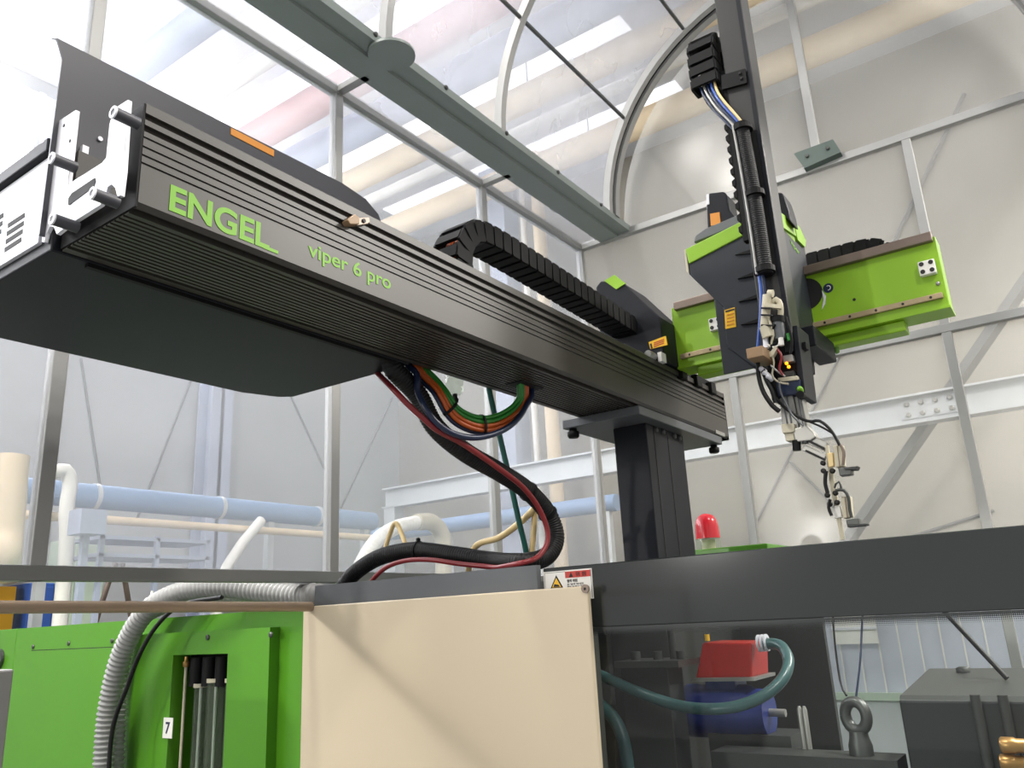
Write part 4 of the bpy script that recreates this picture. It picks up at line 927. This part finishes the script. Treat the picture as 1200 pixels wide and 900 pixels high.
one('small_pipe', MB().cyl((1.6, 5.5, zc-.17), (5.6, 5.5, zc-.17), .03, 12), 'creamp', 'thin cream pipe running below the pale blue lagged pipe', 'pipe')
a, b = cX(440, 628, 6.25), cX(720, 588, 6.25); z2 = (a.z+b.z)/2
t = thing('lagged_pipe', (6.25, (a.y+3.7)/2, FL), 'pale blue lagged pipe running across behind the column', 'pipe')
MB().cyl((6.25, a.y, z2), (6.25, 3.3, z2), .075, 18).build('pipe_run', 'bluep', t)
for y in (3.4, 5.2): MB().box(6.22, 6.28, y-.03, y+.03, FL, z2-.07).build('pipe_stand', 'galv', t)
hp = [cY(x, y, Y) for x, y, Y in ((255, 690, 5.25), (266, 664, 5.3), (285, 635, 5.37), (306, 610, 5.432))]; hp = [Vector((hp[0].x-.12, 5.12, FL))]+hp
one('white_pipe', MB().tube(hp, .04, 14), 'white', 'white plastic pipe leaning up to the lagged pipe', 'pipe')
hp = [cY(x, y, 4.6) for x, y in ((408, 700), (420, 668), (440, 635), (465, 618), (490, 612))]
t = hose('duct_hose', hp, .06, 'white', None, pitch=.035, depth=.1, n=16); tag(t, 'white ribbed duct hose arching behind the black corrugated hose', 'hose')
hp = [cY(x, y, 4.6) for x, y in ((488, 612), (505, 612), (517, 625), (520, 650), (520, 720))]; hp.append(Vector((hp[-1].x, hp[-1].y, FL)))
one('duct_elbow', MB().tube(spline(hp, .03), .072, 16), 'offw', 'smooth white duct elbow joined to the ribbed duct hose', 'duct')
hp = [cY(x, y, 5.0) for x, y in ((16, 534), (14, 548), (12, 580), (8, 625), (5, 660))]; hp.append(cY(3, 668, 5.6)); hp.append(cY(16, 672, 7.45))
one('cream_duct', MB().tube(spline(hp, .05), .085, 18), 'creamp', 'cream bent duct at the far left of the booth side wall', 'duct')
hp = [cY(x, y, 5.3) for x, y in ((55, 556), (68, 552), (78, 552), (82, 568), (78, 600), (75, 680))]; hp.append(Vector((hp[-1].x, hp[-1].y, FL)))
one('duct_elbow', MB().tube(spline(hp, .03), .045, 16), 'white', 'small white pipe elbow beside the booth corner post', 'duct')
c = cY(105, 612, 5.0); one('junction_box', MB().box(c.x-.08, c.x+.08, 4.95, 5.1, c.z-.075, c.z+.075).box(c.x-.02, c.x+.02, 5.02, 5.06, FL, c.z-.07), 'duct', 'grey junction box on a stand behind the booth side wall', 'box')
rk = thing('storage_rack', (3.2, 5.3, FL), 'low grey storage rack behind the booth side wall', 'rack')
for y_ in (632, 652):
    zz = cY(180, y_, 5.1).z; MB().box(2.7, 3.5, 5.1, 5.45, zz-.012, zz+.012).build('shelf', 'duct', rk)
for x_ in (2.72, 3.1, 3.48): MB().box(x_-.015, x_+.015, 5.1, 5.13, FL, cY(180, 628, 5.1).z).build('upright', 'duct', rk)
for x_, X in ((648, 7.2),):
    c = cX(x_, 510, X); one('riser_pipe', MB().cyl((X, c.y, FL), (X, c.y, CZ), .075, 16), 'creamp', 'cream upright riser pipe behind the robot column', 'pipe')
c = cX(628, 510, 7.2); one('riser_pipe', MB().cyl((7.2, c.y, FL), (7.2, c.y, CZ), .035, 14), 'white', 'slim white riser pipe next to the cream one', 'pipe')
c = cX(610, 510, 7.2); one('wall_duct', MB().box(7.1, 7.4, c.y-.0, c.y+.35, FL, CZ), 'duct', 'blue grey flat duct rising beside the white riser pipe', 'duct')
# low things glimpsed under the booth rail
c = cY(5, 700, 6.6); one('steel_post', MB().box(c.x-.07, c.x+.055, 6.55, 6.75, FL, c.z+.075), 'ypost', 'yellow steel post behind the green cabinet', 'post')
c = cY(40, 700, 6.6); bl = thing('tool_cabinet', (c.x, 6.7, FL), 'tall blue tool cabinet behind the green cabinet', 'cabinet')
MB().box(c.x-.085, c.x+.1, 6.5, 6.9, FL, c.z+.1).build('body', 'bpost', bl, .01); MB().box(c.x-.07, c.x+.085, 6.488, 6.5, FL+.1, c.z+.07).build('door', 'bpost', bl, .004)
c = cY(92, 700, 6.6); bl = thing('pale_cabinet', (c.x, 6.7, FL), 'tall pale green cabinet behind the green machine cabinet', 'cabinet')
MB().box(c.x-.125, c.x+.14, 6.5, 6.9, FL, c.z+.45).build('body', 'gcab', bl, .01); MB().box(c.x-.11, c.x+.125, 6.488, 6.5, FL+.1, c.z+.40).build('door', 'gcab', bl, .004)
MB().cyl((c.x-.09, 6.47, c.z-.1), (c.x-.09, 6.47, c.z+.1), .012, 8).build('handle', 'alu', bl)
hp = [cY(x, y, 5.9) for x, y in ((115, 720), (126, 686), (136, 660))]; hp[0] = hp[0]+(hp[0]-hp[1])*((hp[0].z-FL)/(hp[1].z-hp[0].z))
one('slanted_rod', MB().tube(hp, .02, 8), 'rail', 'thin brown rod slanting behind the green cabinet', 'rod', 'rods behind the green cabinet')
hp = [cY(x, y, 5.9) for x, y in ((153, 720), (148, 690), (143, 660))]; hp[0] = hp[0]+(hp[0]-hp[1])*((hp[0].z-FL)/(hp[1].z-hp[0].z))
one('slanted_rod', MB().tube(hp, .02, 8), 'rail', 'thin brown rod slanting behind the green cabinet', 'rod', 'rods behind the green cabinet')
vl = thing('small_valve', cX(177, 708, 2.6), 'small white and black valve on top of the green cabinet', 'valve')
c = cX(177, 708, 2.6); c.z = gt; MB().lathe(c, [(.022, 0), (.022, .04), (.012, .045), (.012, .08)], 12).build('valve_base', 'black', vl)
MB().lathe(c+Vector((0, 0, .08)), [(.012, 0), (.02, .01), (.02, .03), (.008, .04), (.006, .09)], 12).build('valve_top', 'white', vl)
# ceiling pipes and ducts, running across
pp = [(3.1, 4.75, .13, 'duct', 'blue grey'), (3.75, 4.8, .09, 'white', 'white'), (4.35, 4.7, .15, 'pinkp', 'dusty red'), (4.95, 4.75, .16, 'duct', 'blue grey'),
      (5.55, 4.7, .13, 'creamp', 'cream'), (6.15, 4.85, .06, 'white', 'white'), (6.7, 4.75, .14, 'creamp', 'cream')]
for x, z, r, m, cn in pp:
    lab = {('duct', 3.1): 'blue grey ceiling pipe next to the high window', ('duct', 4.95): 'blue grey ceiling pipe between red and cream pipes', ('white', 3.75): 'white ceiling pipe beside the dusty red pipe',
           ('white', 6.15): 'slim white ceiling pipe between two cream pipes', ('creamp', 5.55): 'cream ceiling pipe beside the blue grey pipe', ('creamp', 6.7): 'cream ceiling pipe closest to the back wall', ('pinkp', 4.35): 'dusty red ceiling pipe above the booth vault'}[(m, x)]
    t = thing('ceiling_pipe', (x, 2, z-r), lab, 'pipe')
    MB().cyl((x, -3, z), (x, 7.45, z), r, 18).build('pipe', m, t)
    for y in (-2.5, .5, 3.5): MB().box(x-.006, x+.006, y-.006, y+.006, z+r-.02, CZ).build('hanger', 'galv', t)
for i, q in enumerate(FILL_LAMPS):  # housings and cords for the added fill lamps
    t = thing('fill_lamp', (q[0], q[1], q[2]), 'rectangular added fill lamp, unseen, hanging from the hall ceiling', 'lamp', 'added fill lamps')
    MB().box(q[0]-.5, q[0]+.5, q[1]-.3, q[1]+.3, q[2]+.02, q[2]+.1).build('housing', 'galv', t)
    for s in (-.4, .4): MB().cyl((q[0]+s, q[1], q[2]+.1), (q[0]+s, q[1], CZ), .008, 6).build('cord', 'ink', t)
t = thing('floodlight', (LAMP_KEY[0], LAMP_KEY[1], FL), 'floodlight on a tall post outside the booth', 'lamp')
d = (Vector((2.0, 1.9, -.1))-Vector(LAMP_KEY)).normalized(); bk = Vector(LAMP_KEY)-d*.09
MB().bar(bk, Vector(LAMP_KEY)-d*.012, .42, .42).build('housing', 'dark', t)
MB().box(bk.x-.12, bk.x-.06, bk.y+.04, bk.y+.10, FL, bk.z).build('post', 'galv', t)
